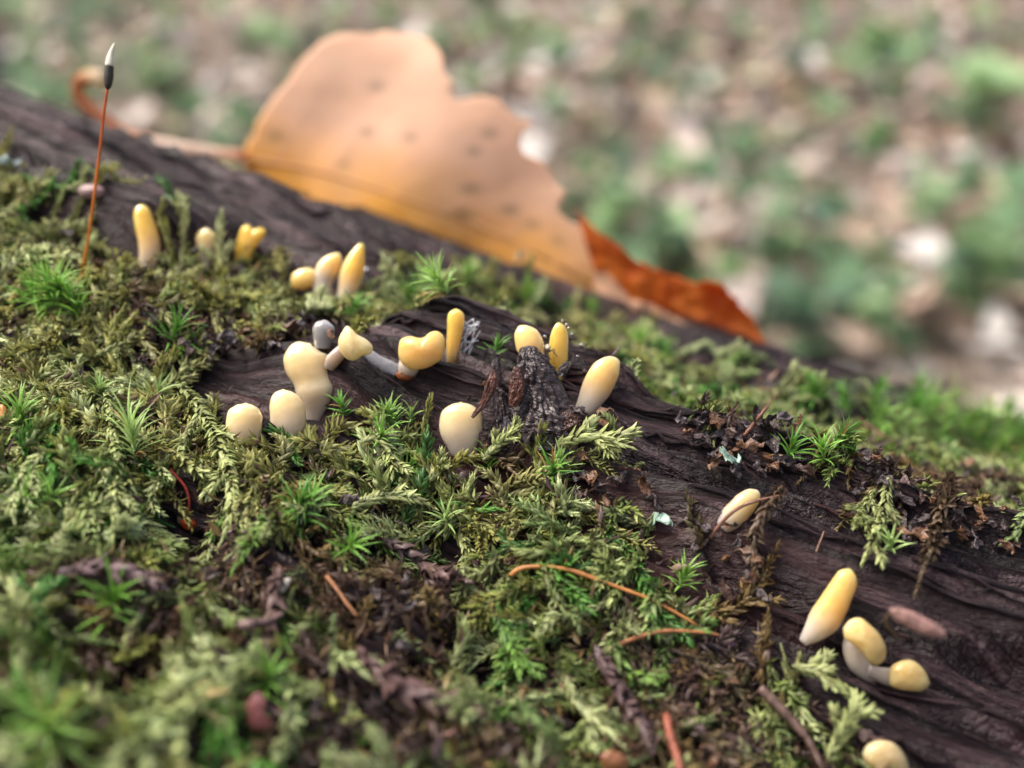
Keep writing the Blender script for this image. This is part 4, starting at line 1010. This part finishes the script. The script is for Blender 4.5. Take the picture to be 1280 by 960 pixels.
V, f, c, P = leaf_blade(OUT3, Q2, LN, (820, 400), lambda x, y: bend2(x, y) + 1.2 + 0.03 * (y - 380), 0.25, lambda x, y: np.tile((0.62, 0.38, 0.24), (len(x), 1)) * (0.85 + 0.3 * vn(x * .05, y * .05, 3))[:, None], jag=2.5, nr=14, k=120, seed=6)
o = mk("rolled_edge", V, f, M['leaf'], bl2, col=c); o["label"] = "pale tan underside of the rolled leaf edge"

# ------------------------------------------------------------------ the forest floor
def gz(x, y):
    x = np.asarray(x, float); y = np.asarray(y, float)
    q = np.stack([x - LO[0], y - LO[1]], -1); ah = unit(AX[:2]); dist = np.abs(q[..., 0] * ah[1] - q[..., 1] * ah[0])
    al = q @ ah; ztop = LO[2] - LR * 0.75 + AX[2] / np.hypot(AX[0], AX[1]) * np.clip(al, -900, 1100)
    base = 18 * fbm(x * 0.002, y * 0.002, 81, 4) + 0.02 * np.maximum(y - 3500, 0) - 0.03 * np.clip(x, -3000, 3000)
    base = base + 0.5 * np.clip(-y - 260, 0, 1300)  # unseen bank behind the camera, added to block low sky light
    k = np.exp(-(dist / 170.0) ** 2) * sstep(al, -1600, -900) * (1 - sstep(al, 1100, 1800))
    return base * (1 - k) + ztop * k

gx = np.concatenate([-np.geomspace(2600, 60000, 22)[::-1], np.linspace(-2500, 2500, 160), np.geomspace(2600, 60000, 22)])
gy = np.concatenate([-np.geomspace(1100, 60000, 18)[::-1], np.linspace(-1000, 5000, 190), np.geomspace(5100, 60000, 22)])
X, Y = np.meshgrid(gx, gy, indexing='ij')
G = np.stack([X, Y, gz(X, Y)], -1).reshape(-1, 3)
o = mk("ground", G, grid_faces(len(gx), len(gy)), M['soil'], org=np.zeros(3)); o["kind"] = "structure"

def ghit(x, y):
    t = np.geomspace(250, 9000, 500); P = Cm + t[:, None] * ray(x, y); g = P[:, 2] - gz(P[:, 0], P[:, 1])
    i = int(np.argmax(g < 0)) or 499
    return P[i]

LITC = [(0.34, 0.20, 0.12), (0.42, 0.28, 0.19), (0.26, 0.14, 0.08), (0.50, 0.40, 0.32), (0.20, 0.12, 0.08), (0.55, 0.48, 0.42), (0.40, 0.19, 0.09), (0.66, 0.63, 0.60), (0.30, 0.26, 0.18), (0.14, 0.09, 0.07), (0.40, 0.34, 0.14), (0.46, 0.36, 0.33)]
LITN = ['warm brown', 'light brown', 'dark brown', 'pale tan', 'blackish brown', 'greyish tan', 'rusty', 'whitish', 'olive brown', 'near-black', 'yellowish', 'pinkish tan']
GRN = ['mid green', 'fresh green', 'dark green', 'bluish green', 'pale green', 'blackish green', 'soft green']
GRC = [(0.16, 0.32, 0.10), (0.24, 0.42, 0.16), (0.09, 0.20, 0.08), (0.12, 0.26, 0.11), (0.34, 0.52, 0.24), (0.06, 0.15, 0.08), (0.20, 0.38, 0.18)]

def leaf_local(seed, width=0.36, curl=1.0, n=7):
    """unit-length leaf, base at the origin, along +x"""
    r = np.random.default_rng(seed); t = np.linspace(0, 1, n)
    w = width * np.sin(np.pi * np.clip(t, 0.02, 0.99) ** 0.8) * (1 + 0.15 * r.standard_normal(n)); w[0] = 0.01; w[-1] = 0.005
    z = curl * (0.10 * r.standard_normal() * np.sin(np.pi * t) + 0.16 * r.standard_normal() * t ** 2); f = curl * r.normal(0.18, 0.25)
    y = np.stack([-w, -0.5 * w, 0 * w, 0.5 * w, w], 1); X_ = np.repeat(t[:, None], 5, 1)
    Zz = z[:, None] + f * np.abs(y) + 0.03 * curl * r.standard_normal((n, 5))
    gf = grid_faces(n, 5); return np.stack([X_, y, Zz], -1).reshape(-1, 3), gf

LITC = [tuple(min(0.8, (v * 0.78 + sum(c) / 3 * 0.22) * 1.2 + 0.02) for v in c) for c in LITC]; LITC = [tuple(0.78 * a + 0.22 * b_ for a, b_ in zip(c, (0.36, 0.34, 0.29))) for c in LITC]; GRC = [tuple(0.75 * v * 1.15 + 0.25 * b_ for v, b_ in zip(c, (0.27, 0.34, 0.25))) for c in GRC]  # washed-out haze of the defocused background mixed into the leaf colours
LITM = []
for i in range(36):
    V, gf = leaf_local(900 + i, width=(0.30, 0.38, 0.44)[i % 3], curl=1.2)
    LITM.append(V)
def rot(nrm, yaw):
    z = unit(nrm); x = unit(np.cross(np.array([math.sin(yaw), -math.cos(yaw), 0.0]), z)); y = np.cross(z, x); return np.stack([x, y, z], 1)
lit = []
for k in range(5600):
    y = rng.uniform(330, 4900); x = rng.uniform(-1, 1) * (0.56 * y + 420)
    if k > 3600 and y > 2600: continue
    p = np.array([x, y, float(gz(x, y)) + rng.uniform(2, 20)])
    a, b, d = proj(p); L = rng.uniform(34, 74)
    lit.append((L * FP / d if (-10 < a < 1290 and -20 < b < 0.33 * a + 190) else 0, p, L, rng.integers(36), rng.integers(len(LITC)), rng.uniform(0, 6.28), unit(np.array([0, 0, 1.0]) + 0.38 * rng.standard_normal(3))))
lit.sort(key=lambda s: -s[0])
protos = {}
fl = "dead brown or tan leaf lying in the blurred forest litter behind the log"
for s in lit[:290]:
    key = (int(s[3]), int(s[4]))
    if key not in protos: protos[key] = mesh_of("fallen_leaf", LITM[key[0]], gf, M['litter'], col=np.tile(LITC[key[1]], (35, 1)), scale=1.0)
    o = bpy.data.objects.new("fallen_leaf", protos[key]); R_ = rot(s[6], s[5]); 
    from mathutils import Matrix
    o.location = tuple(s[1] * S); o.rotation_euler = Matrix(R_.tolist()).to_euler(); o.scale = (s[2] * S,) * 3
    sc.collection.objects.link(o); tag(o, LITN[key[1]] + (" large" if s[2] > 44 else " small") + " dead leaf lying in the litter " + ("just behind the log" if s[1][1] < 1300 else "well behind the log"), "leaf", "fallen leaves on the forest floor")
pv = []; pf = []; pc = []
for i, s in enumerate(lit[290:]):
    V = LITM[s[3]] @ rot(s[6], s[5]).T * s[2] + s[1]; pv.append(V); pf.append(gf + 35 * i); pc.append(np.tile(LITC[s[4]], (35, 1)))
o = mk("leaf_litter", np.vstack(pv), np.vstack(pf), M['litter'], org=np.zeros(3), col=np.vstack(pc)); o["kind"] = "stuff"; o["label"] = "carpet of dead leaves further out on the forest floor"

# green plants
pl_meshes = {}
def plant(p, n, L, Hh, ci, label, group, seed, wd=0.36, name="woodland_plant"):
    r = np.random.default_rng(seed)
    t = thing(name, p, label, "plant", group)
    for k in range(n):
        yaw = k * 2.4 + r.uniform(-.4, .4); lean = r.uniform(0.25, 0.9); hh = Hh * r.uniform(0.6, 1.1)
        tip = np.array([math.cos(yaw) * hh * lean * 0.6, math.sin(yaw) * hh * lean * 0.6, hh])
        q = np.linspace(0, 1, 6)[:, None]; st = tip * q + np.array([0, 0, 0.12 * hh]) * np.sin(np.pi * q)
        V, f = tube(p + st, 1.1, 5); stm = mk("stem", V, f, M['green'], t, col=np.tile((0.20, 0.24, 0.09), (len(V), 1)))
        key = (int(r.integers(4)), ci, wd)
        if key not in pl_meshes:
            V, g2 = leaf_local(1500 + key[0], width=wd, curl=0.8); pl_meshes[key] = mesh_of("leaf", V, g2, M['green'], col=np.tile(GRC[ci], (35, 1)) * (0.85 + 0.3 * V[:, :1]), scale=1.0)
        o = bpy.data.objects.new("leaf", pl_meshes[key]); o.parent = stm; o.location = tuple(tip * S)
        nn = unit(np.array([-math.cos(yaw) * -0.35, -math.sin(yaw) * -0.35, 1.0]) + 0.25 * r.standard_normal(3))
        o.rotation_euler = Matrix(rot(nn, yaw).tolist()).to_euler(); o.scale = (L * r.uniform(.75, 1.15) * S,) * 3
        sc.collection.objects.link(o)
spec = [(1230, 410, 6, 62, 70, 4, "pale green broad-leaved plant, largest of the blurred plants behind the log"), (1215, 205, 6, 95, 90, 4, "arching pale green plant behind the largest broad-leaved one"),
        (1090, 110, 5, 95, 90, 1, "mid green plant further back among the litter"), (860, 45, 6, 110, 110, 1, "pale green plant at the far edge of the litter"), (600, 40, 6, 110, 100, 0, "green plant seen just above the tan leaf")]
for i, (x, y, n, L, Hh, ci, lab) in enumerate(spec):
    plant(ghit(x, y), n, L, Hh, ci, lab, None, 70 + i, wd=0.42)
gl = "low dark green seedling in the blurred litter behind the log"; gl2 = "low fresh green seedling in the blurred litter behind the log"
for k in range(260):
    x = rng.uniform(0, 1280); y = rng.uniform(0, min(0.33 * x + 150, 470)) if k < 190 else rng.uniform(-15, 110)
    dk = rng.random() < 0.5; ci = int(rng.choice([2, 3, 5])) if dk else int(rng.choice([0, 1, 4, 6])); p = ghit(x, y); d = proj(p)[2]
    plant(p, int(rng.integers(3, 6)), rng.uniform(30, 52) * (1 + 0.15 * (d > 1800)), rng.uniform(18, 60), ci, 'low ' + GRN[ci] + ' seedling in the litter ' + ('just behind the log' if p[1] < 1300 else 'halfway back behind the log' if p[1] < 2200 else 'at the far back of the glade'), "dark seedlings in the litter" if dk else "fresh seedlings in the litter", 200 + k)

# tree bases at the back
def tree(px_, py_, dia, label, seed, Hh=3800):
    r = np.random.default_rng(seed); p = ghit(px_, py_); p[2] = float(gz(p[0], p[1]))
    t = thing("tree", p, label, "tree", "tree trunks at the back of the glade"); n, k = 40, 28
    zz = np.concatenate([np.linspace(-40, 300, 16), np.linspace(330, Hh, 24)]); th = np.linspace(0, 2 * np.pi, k, endpoint=False)
    rad = dia / 2 * (1 + 0.9 * np.exp(-np.maximum(zz, 0) / 70.0)) * (1 - 0.55 * np.maximum(zz, 0) / Hh)
    lob = 1 + 0.16 * np.exp(-np.maximum(zz, 0) / 150)[:, None] * np.sin(4 * th + seed)[None] + 0.09 * fbm(th[None] * 3, zz[:, None] * 0.004, seed, 3)
    ctr = np.stack([60 * np.sin(zz / 900 + seed), 50 * np.cos(zz / 1100 + seed), zz], -1); ctr[:, :2] -= ctr[:1, :2]
    V = p + ctr[:, None] + np.stack([rad[:, None] * lob * np.cos(th), rad[:, None] * lob * np.sin(th), 0 * lob], -1)
    mk("trunk", V.reshape(-1, 3), grid_faces(n, k, True), M['trunk'], t)
    V2 = []; F2 = []; nn = 0
    for j in range(7):
        yaw = j * 2.4 + seed; L = r.uniform(700, 1300); b = p + ctr[-1 - j]; q = np.linspace(0, 1, 8)[:, None]
        P = b + np.array([math.cos(yaw) * L, math.sin(yaw) * L, L * 0.6]) * q + np.array([0, 0, 160]) * np.sin(q * 3)
        V, f = tube(P, np.linspace(dia * .16, 6, 8), 6); mk("limb", V, f, M['trunk'], t)
        for m in range(34):
            c = P[r.integers(2, 8)] + r.normal(0, 170, 3); lv = leaf_local(1500 + m % 4)[0] @ rot(r.normal(0, .6, 3) + ZUP, r.uniform(0, 6)).T * r.uniform(60, 90) + c
            V2.append(lv); F2.append(gf + 35 * nn); nn += 1
    mk("crown", np.vstack(V2), np.vstack(F2), M['green'], t, col=np.tile((0.14, 0.22, 0.05), (35 * nn, 1)))
tree(-28, 118, 95, "dark tree trunk standing closest behind the log crest", 3)
tree(205, -22, 130, "tree trunk rooted at the far back of the litter, above the curled leaf stem", 8)
tree(980, -45, 150, "tree trunk at the far back beyond the green plants", 12)
